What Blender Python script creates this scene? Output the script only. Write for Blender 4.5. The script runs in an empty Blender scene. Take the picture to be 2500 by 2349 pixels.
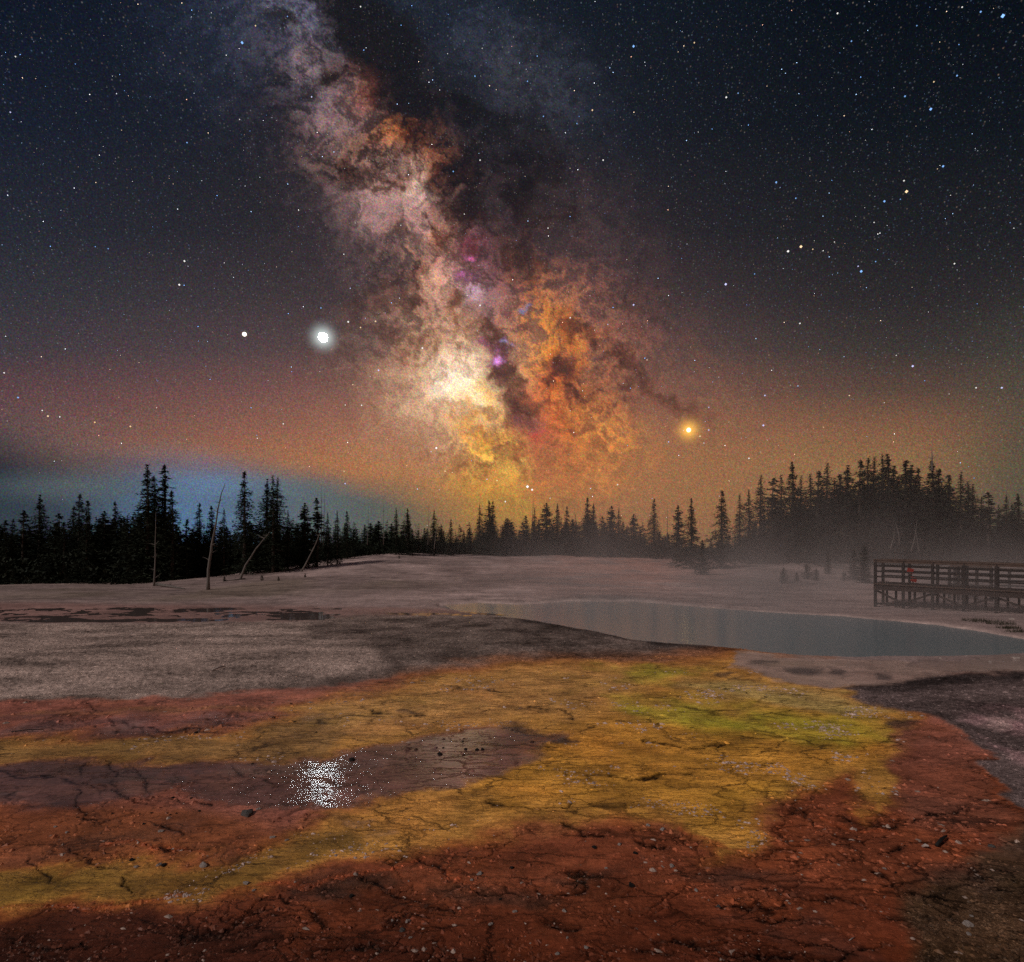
import bpy, math, random
import numpy as np
from mathutils import Vector, Matrix, Euler

# ------------------------------------------------------------------ scale
F = 1490.0; CX = 1250.0; HY = 1345.0; CAM_H = 2.2        # lens length and horizon of a 2500 x 2349 frame
DS = 2500.0 / 1988.0
def ground_pt(px, py, z=0.0):
    D = (CAM_H - z) * F / (py - HY)
    return ((px - CX) / F * D, D)
def lin(c):
    c = np.asarray(c, dtype=float) / 255.0
    return np.where(c <= 0.04045, c / 12.92, ((c + 0.055) / 1.055) ** 2.4)

scene = bpy.context.scene
# ------------------------------------------------------------------ camera
cam_d = bpy.data.cameras.new('camera'); cam = bpy.data.objects.new('camera', cam_d)
scene.collection.objects.link(cam); scene.camera = cam
cam.location = (0, 0, CAM_H); cam.rotation_euler = (math.radians(90), 0, 0)
cam_d.sensor_width = 36; cam_d.lens = 36 * F / 2500; cam_d.shift_y = (HY - 1174.5) / 2500
cam_d.clip_start = 0.05; cam_d.clip_end = 5000
scene.view_settings.view_transform = 'Standard'; scene.view_settings.look = 'None'
scene.view_settings.exposure = 0.0; scene.view_settings.gamma = 1.0
scene.view_settings.use_curve_mapping = False
cy = scene.cycles
cy.max_bounces = 5; cy.diffuse_bounces = 2; cy.glossy_bounces = 3; cy.transparent_max_bounces = 6
cy.volume_bounces = 1; cy.sample_clamp_indirect = 4.0; cy.sample_clamp_direct = 0.0
cy.use_denoising = False
cy.caustics_reflective = False; cy.caustics_refractive = False

# ------------------------------------------------------------------ node helper
class NT:
    def __init__(self, tree):
        self.t = tree; self.n = tree.nodes; self.l = tree.links
    def add(self, kind, **kw):
        nd = self.n.new(kind)
        for k, v in kw.items(): setattr(nd, k, v)
        return nd
    def put(self, sock, v):
        if v is None: return
        if isinstance(v, bpy.types.NodeSocket): self.l.new(v, sock)
        else: sock.default_value = v
    def m(self, op, a, b=None, c=None, clamp=False):
        nd = self.add('ShaderNodeMath', operation=op); nd.use_clamp = clamp
        self.put(nd.inputs[0], a)
        if b is not None: self.put(nd.inputs[1], b)
        if c is not None: self.put(nd.inputs[2], c)
        return nd.outputs[0]
    def v(self, op, a, b=None, c=None, s=None):
        nd = self.add('ShaderNodeVectorMath', operation=op)
        self.put(nd.inputs[0], a)
        if b is not None: self.put(nd.inputs[1], b)
        if c is not None: self.put(nd.inputs[2], c)
        if s is not None: self.put(nd.inputs['Scale'], s)
        return nd.outputs['Value'] if op in ('DISTANCE', 'LENGTH', 'DOT_PRODUCT') else nd.outputs['Vector']
    def mix(self, f, a, b, mode='MIX'):
        nd = self.add('ShaderNodeMix', data_type='RGBA', blend_type=mode)
        self.put(nd.inputs[0], f)
        for s, x in ((nd.inputs[6], a), (nd.inputs[7], b)):
            if isinstance(x, (tuple, list)) and len(x) == 3: x = (*x, 1)
            self.put(s, x)
        return nd.outputs[2]
    def noise(self, vec, scale, detail=4, rough=0.55, out='Fac', dist=0.0, dim='3D', lac=2.0):
        nd = self.add('ShaderNodeTexNoise', noise_dimensions=dim)
        self.put(nd.inputs['Vector'], vec); nd.inputs['Scale'].default_value = scale
        nd.inputs['Detail'].default_value = detail; nd.inputs['Roughness'].default_value = rough
        nd.inputs['Distortion'].default_value = dist; nd.inputs['Lacunarity'].default_value = lac
        return nd.outputs[out]
    def mapr(self, x, a, b, c=0.0, d=1.0, kind='LINEAR'):
        nd = self.add('ShaderNodeMapRange', interpolation_type=kind)
        self.put(nd.inputs[0], x)
        for i, q in enumerate((a, b, c, d)): self.put(nd.inputs[i + 1], q)
        return nd.outputs[0]
    def ramp(self, x, stops, interp='LINEAR'):
        nd = self.add('ShaderNodeValToRGB'); r = nd.color_ramp; r.interpolation = interp
        self.put(nd.inputs[0], x)
        while len(r.elements) > 1: r.elements.remove(r.elements[-1])
        r.elements[0].position = stops[0][0]; r.elements[0].color = (*stops[0][1], 1)
        for p, c in stops[1:]:
            e = r.elements.new(p); e.color = (*c, 1)
        return nd.outputs[0]
    def comb(self, x, y, z):
        nd = self.add('ShaderNodeCombineXYZ')
        self.put(nd.inputs[0], x); self.put(nd.inputs[1], y); self.put(nd.inputs[2], z)
        return nd.outputs[0]
    def mapping(self, vec, loc=(0, 0, 0), rot=(0, 0, 0), sc=(1, 1, 1), kind='POINT'):
        nd = self.add('ShaderNodeMapping', vector_type=kind)
        self.put(nd.inputs[0], vec); nd.inputs[1].default_value = loc
        nd.inputs[2].default_value = rot; nd.inputs[3].default_value = sc
        return nd.outputs[0]

# ------------------------------------------------------------------ world: the even part of the night sky, behind and above
world = bpy.data.worlds.new('World'); scene.world = world; world.use_nodes = True
W = NT(world.node_tree); W.n.clear()
dirv = W.add('ShaderNodeTexCoord').outputs['Generated']
sep = W.add('ShaderNodeSeparateXYZ'); W.put(sep.inputs[0], dirv)
def srgb(*c): return tuple(float(x) for x in lin(c))
air = W.ramp(W.m('MAXIMUM', sep.outputs[2], 0.0), [(0.0, srgb(150, 114, 84)), (0.12, srgb(128, 96, 82)), (0.22, srgb(96, 76, 74)), (0.34, srgb(66, 58, 62)), (0.5, srgb(44, 44, 52)), (0.7, srgb(26, 32, 42)), (1, srgb(20, 26, 37))])
bg = W.add('ShaderNodeBackground'); W.put(bg.inputs[0], air); bg.inputs[1].default_value = 1.0
ow = W.add('ShaderNodeOutputWorld'); W.l.new(bg.outputs[0], ow.inputs[0])

# ------------------------------------------------------------------ soft fill sun, added behind the camera to brighten the ground
sd = bpy.data.lights.new('fill_sun', 'SUN'); so = bpy.data.objects.new('fill_sun', sd)
scene.collection.objects.link(so); sd.energy = 1.1; sd.angle = math.radians(6); sd.color = (1.0, 0.93, 0.88)
so.rotation_euler = (math.radians(30), math.radians(-50), 0)

# ------------------------------------------------------------------ object helpers
def link(name, mesh, parent=None, mat=None):
    o = bpy.data.objects.new(name, mesh); scene.collection.objects.link(o)
    if parent is not None: o.parent = parent
    if mat is not None and mesh is not None and len(mesh.materials) == 0: mesh.materials.append(mat)
    return o
def tag(o, label, cat, group=None):
    o['label'] = label; o['category'] = cat
    if group: o['group'] = group
    return o
def empty(name, loc=(0, 0, 0), rz=0.0):
    o = bpy.data.objects.new(name, None); scene.collection.objects.link(o)
    o.location = loc; o.rotation_euler = (0, 0, rz); o.empty_display_size = .2
    return o
def np_mesh(name, verts, faces, smooth=True, mat=None):
    """verts (n,3), faces (m,k) with one k"""
    verts = np.asarray(verts, np.float32); faces = np.asarray(faces, np.int32)
    me = bpy.data.meshes.new(name); k = faces.shape[1]
    me.vertices.add(len(verts)); me.vertices.foreach_set('co', verts.ravel())
    me.loops.add(faces.size); me.loops.foreach_set('vertex_index', faces.ravel())
    me.polygons.add(len(faces))
    me.polygons.foreach_set('loop_start', np.arange(0, faces.size, k, dtype=np.int32))
    me.polygons.foreach_set('use_smooth', np.full(len(faces), smooth))
    me.update(calc_edges=True)
    if mat: me.materials.append(mat)
    return me
def set_col(me, name, arr):
    a = me.color_attributes.new(name, 'FLOAT_COLOR', 'POINT')
    full = np.ones((len(me.vertices), 4), np.float32); full[:, :arr.shape[1]] = arr
    a.data.foreach_set('color', full.ravel())

# ------------------------------------------------------------------ numpy noise
def pn(x, y, seed=0):
    xi = np.floor(x).astype(np.int64); yi = np.floor(y).astype(np.int64)
    xf = x - xi; yf = y - yi
    def g(ix, iy, fx, fy):
        h = (ix * 374761393 + iy * 668265263 + seed * 974634777) & 0xffffffff
        h = ((h ^ (h >> 13)) * 1274126177) & 0xffffffff
        h = (h ^ (h >> 16)) & 0xffff
        a = h * (2 * math.pi / 65536.0)
        return np.cos(a) * fx + np.sin(a) * fy
    u = xf * xf * xf * (xf * (xf * 6 - 15) + 10); v = yf * yf * yf * (yf * (yf * 6 - 15) + 10)
    a = g(xi, yi, xf, yf); b = g(xi + 1, yi, xf - 1, yf)
    c = g(xi, yi + 1, xf, yf - 1); d = g(xi + 1, yi + 1, xf - 1, yf - 1)
    return (a + (b - a) * u) * (1 - v) + (c + (d - c) * u) * v
def fbm(x, y, oct=4, seed=0, gain=.5):
    s = 0; a = 1.0
    for i in range(oct):
        s = s + a * pn(x, y, seed + i * 17); x = x * 2.03 + 5.1; y = y * 2.03 + 1.7; a *= gain
    return s
def ridged(x, y, oct=5, seed=0, gain=.55):
    s = 0; a = 1.0; t = 0
    for i in range(oct):
        s = s + a * (1 - np.abs(pn(x, y, seed + i * 13)) * 2.6); t += a; x = x * 2.07 + 3.3; y = y * 2.07 + 8.1; a *= gain
    return s / t
def sstep(a, b, x):
    t = np.clip((x - a) / (b - a), 0, 1); return t * t * (3 - 2 * t)

# ------------------------------------------------------------------ the southern night sky on a star chart (u, v: chart units)
SKY_GLOW = [  # u, v, ru, rv, tilt, colour, strength, clumpiness
 # broad glow
 (.48, .02, .20, .20, -20, (66, 74, 96), .45, .5), (.95, .07, .30, .09, 35, (56, 64, 80), .5, .5), (.61, .12, .09, .24, -36, (94, 84, 92), .55, .8), (.73, .33, .19, .27, -38, (100, 82, 84), .50, .6),
 (.86, .62, .14, .24, -20, (136, 98, 94), .58, .7), (1.08, .60, .20, .15, 35, (128, 86, 80), .5, .6), (1.12, .80, .22, .22, 15, (162, 100, 76), .60, .5), (.84, .84, .24, .20, -10, (168, 124, 96), .5, .3),
 (1.05, .97, .46, .14, 0, (178, 124, 66), .60, .2), (1.30, .90, .30, .20, 0, (160, 112, 74), .4, .2), (1.02, .16, .14, .10, 40, (72, 72, 82), .5, .5), (1.12, .42, .2, .12, 35, (84, 68, 70), .4, .5),
 # star clouds
 (.575, .01, .075, .10, -25, (112, 112, 134), .65, .7), (.61, .13, .05, .06, -25, (142, 122, 124), .75, .8), (.63, .21, .06, .08, -20, (112, 100, 110), .6, .8), (.70, .185, .05, .06, -30, (178, 122, 108), .85, .7),
 (.655, .25, .08, .06, -30, (150, 118, 116), .75, .7), (.76, .262, .06, .035, -10, (216, 140, 84), 1.0, .8), (.70, .31, .09, .05, 20, (150, 112, 92), .7, .9), (.83, .315, .055, .07, -40, (176, 118, 90), .95, .9),
 (.76, .39, .11, .085, 25, (198, 158, 150), .9, .5), (.80, .365, .040, .045, 0, (246, 206, 186), .9, .5), (.765, .43, .075, .05, 30, (164, 124, 122), .7, .7), (.80, .495, .065, .06, 0, (150, 108, 86), .65, .9),
 (.86, .50, .055, .11, -18, (224, 166, 146), .95, .7), (.87, .55, .05, .06, -15, (226, 170, 140), .7, .7), (.915, .475, .035, .035, 0, (136, 78, 86), .7, .9), (.905, .545, .035, .035, -20, (150, 104, 130), .7, .9),
 (.94, .56, .06, .10, -15, (136, 90, 112), .6, .8), (.925, .58, .040, .022, 40, (214, 184, 208), .95, .7), (.96, .62, .05, .07, -20, (128, 88, 110), .6, .7), (1.00, .60, .05, .07, 0, (156, 104, 112), .7, .7), (1.06, .59, .10, .09, 20, (176, 112, 80), .8, .9),
 (1.14, .62, .12, .08, 30, (160, 106, 92), .6, .6), (.815, .62, .055, .08, 0, (152, 110, 96), .5, 1.0), (.84, .68, .09, .12, 0, (194, 146, 126), .7, .7), (.885, .67, .06, .10, -20, (222, 168, 140), .8, .7),
 (.82, .76, .09, .11, 0, (168, 122, 100), .55, .7),
 # the dusty orange side
 (1.045, .655, .07, .085, 10, (226, 142, 56), 1.0, .85), (1.10, .66, .09, .07, 30, (196, 122, 64), .8, .9), (1.04, .71, .05, .06, 0, (232, 146, 52), .9, .8), (1.065, .77, .055, .10, 10, (232, 112, 40), 1.0, .7),
 (1.10, .82, .09, .08, 0, (226, 122, 54), .95, .7), (1.145, .79, .06, .08, -20, (200, 128, 72), .7, .8), (1.16, .87, .08, .08, 0, (232, 152, 72), .9, .6), (1.03, .85, .06, .07, 0, (176, 76, 62), .8, .7),
 (1.09, .92, .13, .06, 0, (196, 108, 62), .7, .5), (1.16, .93, .09, .05, 0, (214, 142, 74), .6, .5),
 # bright core
 (.88, .74, .16, .15, -25, (216, 168, 132), .8, .4),
 (.89, .755, .11, .12, -25, (236, 196, 152), .85, .45), (.895, .75, .065, .065, 0, (255, 232, 206), 1.1, .25), (.925, .765, .070, .055, 20, (255, 240, 206), 1.2, .4), (.950, .755, .055, .055, -30, (255, 222, 160), 1.1, .6),
 (.972, .785, .034, .045, -10, (255, 200, 98), 1.0, .6), (.92, .82, .08, .06, 0, (232, 176, 110), .8, .6), (.95, .875, .06, .08, -20, (255, 188, 84), .95, .7), (.985, .895, .050, .050, 0, (255, 208, 96), 1.1, .6),
 (.96, .95, .10, .06, 0, (226, 162, 66), .75, .3), (.99, .995, .12, .045, 0, (190, 146, 58), .6, .2), (.965, .70, .035, .10, -20, (122, 88, 98), .8, .5), (1.01, .80, .035, .07, -10, (128, 84, 86), .8, .5)]
SKY_DUST = [  # u, v, ru, rv, tilt, optical depth, raggedness
 (.655, -.02, .060, .12, -20, 3.2, .5), (.70, .05, .055, .10, -25, 3.2, .4), (.745, .11, .080, .10, -25, 3.4, .3), (.77, .17, .075, .10, -30, 3.4, .4), (.83, .205, .075, .06, 25, 2.4, .7), (.91, .235, .09, .045, 30, 1.5, .8),
 (1.01, .275, .11, .05, 30, 1.0, .8), (.795, .28, .035, .04, 0, 2.6, .5), (.90, .30, .09, .045, 20, 1.7, .8), (.865, .345, .045, .05, -10, 2.2, .6), (.90, .40, .065, .06, -30, 1.6, .8), (.86, .43, .03, .05, 0, 2.2, .6),
 (.97, .45, .08, .07, -20, 1.3, .7), (1.05, .38, .13, .06, 30, 1.3, .7), (1.02, .52, .07, .06, 0, .9, .8), (.885, .60, .026, .05, -20, 1.3, .9), (.945, .66, .045, .06, -15, 1.7, .7), (.975, .71, .035, .07, -15, 1.9, .6),
 (1.005, .77, .028, .06, -10, 1.8, .7), (1.00, .83, .035, .04, 0, 1.3, .7), (1.03, .80, .03, .05, 0, .7, .7), (1.09, .71, .055, .035, 20, 1.9, .7), (1.085, .735, .035, .03, 0, 1.6, .6), (1.14, .765, .055, .014, 25, 1.7, .5),
 (1.12, .64, .09, .04, 30, 1.1, 1.0), (1.17, .665, .07, .03, 30, .9, 1.0), (1.23, .72, .14, .020, 32, 1.0, .7), (1.32, .785, .09, .024, 28, 1.0, .6), (1.20, .645, .07, .015, 20, .8, .8), (.80, .57, .05, .05, 0, .9, 1.0), (.76, .57, .10, .05, -25, .7, 1.0),
 (.72, .33, .09, .025, 15, 1.2, 1.0), (.70, .355, .08, .02, 10, 1.0, 1.0), (.56, .05, .05, .02, 20, 1.0, .9), (.64, .14, .03, .03, 20, 1.3, .8), (.63, .09, .03, .03, 20, 1.0, .9), (.82, .50, .03, .05, 30, 1.0, .9),
 (.97, .34, .10, .06, 20, 1.4, .7), (.84, .66, .05, .03, 0, .5, 1.0), (.78, .69, .06, .02, 10, .6, 1.0), (.93, .84, .06, .02, 30, .7, 1.0), (.90, .80, .05, .02, -10, .5, 1.0), (.95, .80, .03, .02, 0, .6, 1.0)]
def sky_tone(u, v):
    """linear colour of the sky at chart position (u, v)"""
    U0, V0 = u, v
    # plain air glow
    def grad(stops):
        xs = [s[0] for s in stops]; cs = np.array([lin(s[1]) for s in stops])
        return np.stack([np.interp(v, xs, cs[:, i]) for i in range(3)], 1)
    Lc = grad([(-.6, (12, 18, 30)), (0, (18, 25, 39)), (.25, (27, 33, 46)), (.45, (40, 43, 53)), (.58, (54, 54, 61)), (.68, (68, 61, 67)), (.76, (94, 70, 73)), (.84, (104, 82, 80)), (.90, (112, 92, 84)), (1.07, (106, 94, 86))])
    Mc = grad([(-.6, (18, 26, 36)), (0, (22, 29, 39)), (.25, (28, 31, 39)), (.45, (44, 41, 46)), (.58, (66, 57, 60)), (.68, (88, 71, 72)), (.76, (122, 86, 80)), (.84, (152, 102, 82)), (.90, (170, 114, 78)), (1.07, (162, 112, 66))])
    Rc = grad([(-.6, (8, 13, 20)), (0, (11, 17, 25)), (.25, (19, 24, 31)), (.45, (33, 34, 38)), (.58, (46, 43, 45)), (.68, (62, 56, 54)), (.76, (92, 72, 62)), (.84, (134, 96, 70)), (.90, (146, 110, 72)), (1.0, (148, 112, 70)), (1.07, (130, 104, 66))])
    fL = sstep(-.1, .75, u)[:, None]; fR = sstep(1.05, 1.75, u)[:, None]
    col = (Lc * (1 - fL) + Mc * fL) * (1 - fR) + Rc * fR
    fe = sstep(1.72, 2.02, u + .25 * (v - .9))[:, None] * sstep(.45, .9, v)[:, None]
    col = col * (1 - fe * .85) + lin((76, 76, 64)) * fe * .85
    # curled coordinates
    wu = fbm(u * 11, v * 11, 7, 101, .66) ; wv = fbm(u * 11 + 7, v * 11, 7, 102, .66)
    uw = u + wu * .026; vw = v + wv * .026
    c1 = fbm(uw * 16, vw * 16, 7, 111, .66); c2 = fbm(uw * 52 + c1 * .6, vw * 52, 5, 112, .68)
    clump = np.clip(.55 + c1 * 1.5 + c2 * 1.4, 0, 1.7)
    def body(x, y, ru, rv, rot):
        r = math.radians(rot); a = uw - x; b = vw - y
        p = (a * math.cos(r) + b * math.sin(r)) / ru; q = (-a * math.sin(r) + b * math.cos(r)) / rv
        return p * p + q * q
    glow = np.zeros_like(col); wsum = np.zeros(len(u))
    out = col.copy()
    for (x, y, ru, rv, rot, rgb, s, cl) in SKY_GLOW:
        d2 = body(x, y, ru, rv, rot)
        g = np.exp(-d2 * 1.6) * s * ((1 - cl) + cl * clump)
        g = np.clip(g, 0, 1)[:, None]
        out = out * (1 - g) + lin(rgb) * g
    # dust: optical depth reddens what lies behind it
    rg = ridged(uw * 9, vw * 9, 7, 131, .6); rg2 = ridged(uw * 30, vw * 30, 5, 141, .65)
    rag = np.clip(.5 + 1.4 * fbm(uw * 17 + 3, vw * 17, 6, 151, .62) + .5 * (rg - .3), 0, 1.6)
    tau = np.zeros(len(u))
    for (x, y, ru, rv, rot, t, rr) in SKY_DUST:
        d2 = body(x, y, ru, rv, rot)
        e = np.exp(-d2 * 1.3)
        m = sstep(.08, .95, e * (1 - rr * .75) + e * rr * .75 * rag)
        tau = tau + t * m * (.55 + .45 * rag)
    tau = np.minimum(tau, 2.6)
    band = np.zeros(len(u))
    for (x, y, ru, rv, rot, s) in ((.62, .10, .14, .2, -30, .5), (.70, .24, .12, .34, -33, .9), (.85, .50, .15, .25, -22, .9), (.90, .66, .12, .10, -10, .7), (.96, .88, .10, .08, -10, .8), (.93, .77, .10, .08, -10, .32), (1.10, .72, .17, .20, 15, 1.2), (1.2, .70, .2, .14, 35, .45), (.95, .10, .25, .12, 40, .3), (.76, .62, .12, .12, 0, .6)):
        r = math.radians(rot); a = u - x; b = v - y
        p = (a * math.cos(r) + b * math.sin(r)) / ru; q = (-a * math.sin(r) + b * math.cos(r)) / rv
        band = np.maximum(band, s * np.exp(-(p * p + q * q) * 1.1))
    fil = sstep(.46, .80, rg) * .8 + sstep(.46, .80, rg2) * .7 + np.clip(-c1 * 2.2 - c2 * 1.2, 0, 1.3) * .8
    tau = tau + band * fil * np.clip(.35 + 1.6 * fbm(uw * 5, vw * 5, 3, 161), 0, 1.2)
    k = np.stack([tau * .80, tau * 1.0, tau * 1.16], 1)
    floor_ = lin((27, 28, 34)) * (1 - sstep(.3, .75, v)[:, None]) + lin((78, 54, 50)) * sstep(.3, .75, v)[:, None]
    ex = np.exp(-k)
    out = out * ex + floor_ * (1 - ex) * .9
    # small glowing nebulae
    for (x, y, r, c, a) in ((.958, .693, .006, (255, 190, 255), 1.4), (.957, .692, .010, (180, 80, 160), .55), (.905, .54, .005, (235, 130, 200), .9), (.905, .54, .011, (160, 90, 140), .5), (.918, .497, .005, (230, 110, 180), .9), (.915, .472, .018, (150, 72, 84), .4),
                            (1.03, .852, .010, (220, 70, 50), .5), (1.01, .862, .03, (170, 60, 60), .4), (.973, .668, .005, (190, 170, 235), .6), (1.02, .605, .005, (170, 170, 220), .5), (.93, .67, .008, (150, 70, 130), .4)):
        d2 = ((uw - x) / (r * 1.3)) ** 2 + ((vw - y) / r) ** 2
        g = (np.exp(-d2) * a)[:, None]; out = out * (1 - np.clip(g, 0, 1)) + lin(c) * np.clip(g, 0, 1.2)
    out = out * (1 + .45 * np.exp(-((u - .915) / .07) ** 2 - ((v - .76) / .06) ** 2))[:, None]
    # unresolved star grain
    gr = fbm(U0 * 190 + V0 * 60, V0 * 190 - U0 * 60, 2, 171, .9)
    out = out * np.clip(1 + (gr * .26 + c2 * (.04 + .34 * np.clip(band, 0, 1))), .3, 2)[:, None]
    # cloud bank, thinning to the right
    edge = np.interp(u, [-.5, 0, .12, .25, .40, .52, .62, .70, .80, .95, 1.1], [.83, .845, .872, .886, .893, .900, .918, .938, .955, .980, 1.0])
    sf = fbm(u * 2.2, v * 9, 4, 181) * .022
    wd = np.interp(u, [0, .25, .5, .75, 1], [.05, .034, .030, .026, .05])
    cv = sstep(-1.2, 1.7, (v + sf - edge) / wd) * .95 * (1 - sstep(.72, 1.06, u))
    cs = [(-.3, (26, 36, 48)), (0, (30, 42, 54)), (.1, (50, 62, 74)), (.2, (72, 92, 112)), (.3, (88, 116, 146)), (.40, (94, 126, 158)), (.5, (88, 112, 128)), (.6, (88, 104, 110)), (.72, (86, 97, 94)), (.85, (98, 98, 80)), (1, (140, 118, 66))]
    cc = np.array([lin(s[1]) for s in cs]); cc = np.stack([np.interp(u, [s[0] for s in cs], cc[:, i]) for i in range(3)], 1)
    def over(c, rgb, a): return c * (1 - a[:, None]) + lin(rgb) * a[:, None]
    st = np.clip(.5 + 1.6 * fbm(u * 2.0, v * 12, 4, 191), 0, 1)
    cc = over(cc, (58, 74, 90), .40 * st)
    cc = over(cc, (28, 40, 54), .85 * np.exp(-((u + .05) / .30) ** 2 - ((v - .893) / .035) ** 2))
    cc = over(cc, (92, 104, 104), .65 * np.exp(-((u - .15) / .16) ** 2 - ((v - .945) / .028) ** 2))
    cc = over(cc, (52, 66, 76), .7 * np.exp(-((u + .0) / .14) ** 2 - ((v - 1.0) / .03) ** 2))
    cc = over(cc, (82, 122, 154), .7 * np.exp(-((u - .345) / .09) ** 2 - ((v - 1.01) / .045) ** 2))
    cc = over(cc, (98, 126, 156), .4 * np.exp(-((u - .40) / .10) ** 2 - ((v - .945) / .035) ** 2))
    cc = cc * (1 + gr * .10)[:, None]
    out = out * (1 - cv[:, None]) + cc * cv[:, None]
    return np.clip(out, 0, 4), cv, tau
def sdf(px, py, poly):
    """signed distance, positive inside; bounding box limited"""
    P = np.array(poly, float); n = len(P)
    d = np.full(px.shape, 1e18); inside = np.zeros(px.shape, bool)
    for i in range(n):
        a = P[i]; b = P[(i + 1) % n]; e = b - a
        wx = px - a[0]; wy = py - a[1]
        t = np.clip((wx * e[0] + wy * e[1]) / max(e @ e, 1e-9), 0, 1)
        d = np.minimum(d, (wx - e[0] * t) ** 2 + (wy - e[1] * t) ** 2)
        cnd = ((a[1] <= py) != (b[1] <= py))
        with np.errstate(divide='ignore', invalid='ignore'):
            xx = a[0] + (py - a[1]) / (e[1] if abs(e[1]) > 1e-9 else 1e-9) * e[0]
        inside ^= cnd & (px < xx)
    d = np.sqrt(d)
    return np.where(inside, d, -d)


# the sky backdrop: a piece of a dome 1500 m away with the star chart laid on it
SKY_R = 1500.0
def chart_dir(u, v):
    x = (u - .994) / 1.1849; z = -(v - 1.0696) / 1.1849
    d = np.stack([x, np.ones_like(x), z], -1); return d / np.linalg.norm(d, axis=-1, keepdims=True)
def sky_backdrop():
    us = np.concatenate([.994 + 1.1849 * np.tan(np.radians(np.arange(-84, -42, 1.5))), np.arange(-.03, 2.02, .00255), .994 + 1.1849 * np.tan(np.radians(np.arange(42, 85, 1.5)))])
    vs = np.concatenate([1.0696 - 1.1849 * np.tan(np.radians(np.array([80, 77, 74, 71, 68, 65, 62, 59, 56, 53, 50, 47, 44.5, 43]))), np.arange(-.02, 1.075, .00255), [1.09, 1.12, 1.2]])
    g, h = np.meshgrid(us, vs); u = g.ravel(); v = h.ravel()
    tone, cv, tau = sky_tone(u, v)
    d = chart_dir(u, v)
    az = np.degrees(np.arctan2(np.abs(d[:, 0]), d[:, 1])); el = np.degrees(np.arcsin(d[:, 2]))
    fade = (1 - sstep(50, 80, az)) * (1 - sstep(50, 74, el))
    n, m_ = g.shape; idx = np.arange(n * m_).reshape(n, m_)
    fc = np.stack([idx[:-1, :-1].ravel(), idx[1:, :-1].ravel(), idx[1:, 1:].ravel(), idx[:-1, 1:].ravel()], 1)
    mat = bpy.data.materials.new('night_sky'); mat.use_nodes = True; T = NT(mat.node_tree); T.n.clear()
    out = T.add('ShaderNodeOutputMaterial')
    at = T.add('ShaderNodeAttribute', attribute_name='tone')
    oc = T.v('NORMALIZE', T.add('ShaderNodeTexCoord').outputs['Object'])
    gr = T.noise(oc, 620, 2, .9, 'Color')
    gr = T.v('MULTIPLY', gr, gr)
    gr = T.v('MULTIPLY_ADD', gr, (3.3, 3.2, 3.3), (.12, .13, .12))
    col = T.v('MULTIPLY', at.outputs['Color'], gr)
    vo = T.add('ShaderNodeTexVoronoi', voronoi_dimensions='3D', feature='F1'); T.put(vo.inputs['Vector'], oc); vo.inputs['Scale'].default_value = 250
    f = T.m('POWER', T.mapr(vo.outputs['Distance'], 0, .34, 1, 0), 2.0)
    sc_ = T.add('ShaderNodeSeparateColor'); T.put(sc_.inputs[0], vo.outputs['Color'])
    br = T.m('MULTIPLY', T.m('POWER', sc_.outputs[0], 2.5), .24)
    tint = T.ramp(sc_.outputs[1], [(0, (.25, .5, 1.0)), (.35, (.55, .75, 1.0)), (.55, (1, 1, 1)), (.8, (1, .8, .6)), (1, (1, .5, .35))])
    clear = T.add('ShaderNodeAttribute', attribute_name='clear').outputs['Fac']
    s_ = T.v('SCALE', tint, s=T.m('MULTIPLY', T.m('MULTIPLY', f, br), clear))
    em = T.add('ShaderNodeEmission'); T.put(em.inputs[0], T.v('ADD', col, s_))
    tr = T.add('ShaderNodeBsdfTransparent'); mx = T.add('ShaderNodeMixShader')
    T.put(mx.inputs[0], at.outputs['Alpha']); T.l.new(tr.outputs[0], mx.inputs[1]); T.l.new(em.outputs[0], mx.inputs[2]); T.l.new(mx.outputs[0], out.inputs[0])
    mat.cycles.emission_sampling = 'NONE'
    me = np_mesh('sky', d * SKY_R, fc, True, mat)
    set_col(me, 'tone', np.concatenate([tone, fade[:, None]], 1))
    ca = me.attributes.new('clear', 'FLOAT', 'POINT'); ca.data.foreach_set('value', ((1 - cv) * (1 - .5 * sstep(.8, 2.4, tau))).astype(np.float32))
    o = link('sky', me); o.location = (0, 0, CAM_H); o['kind'] = 'structure'
sky_backdrop()

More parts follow.
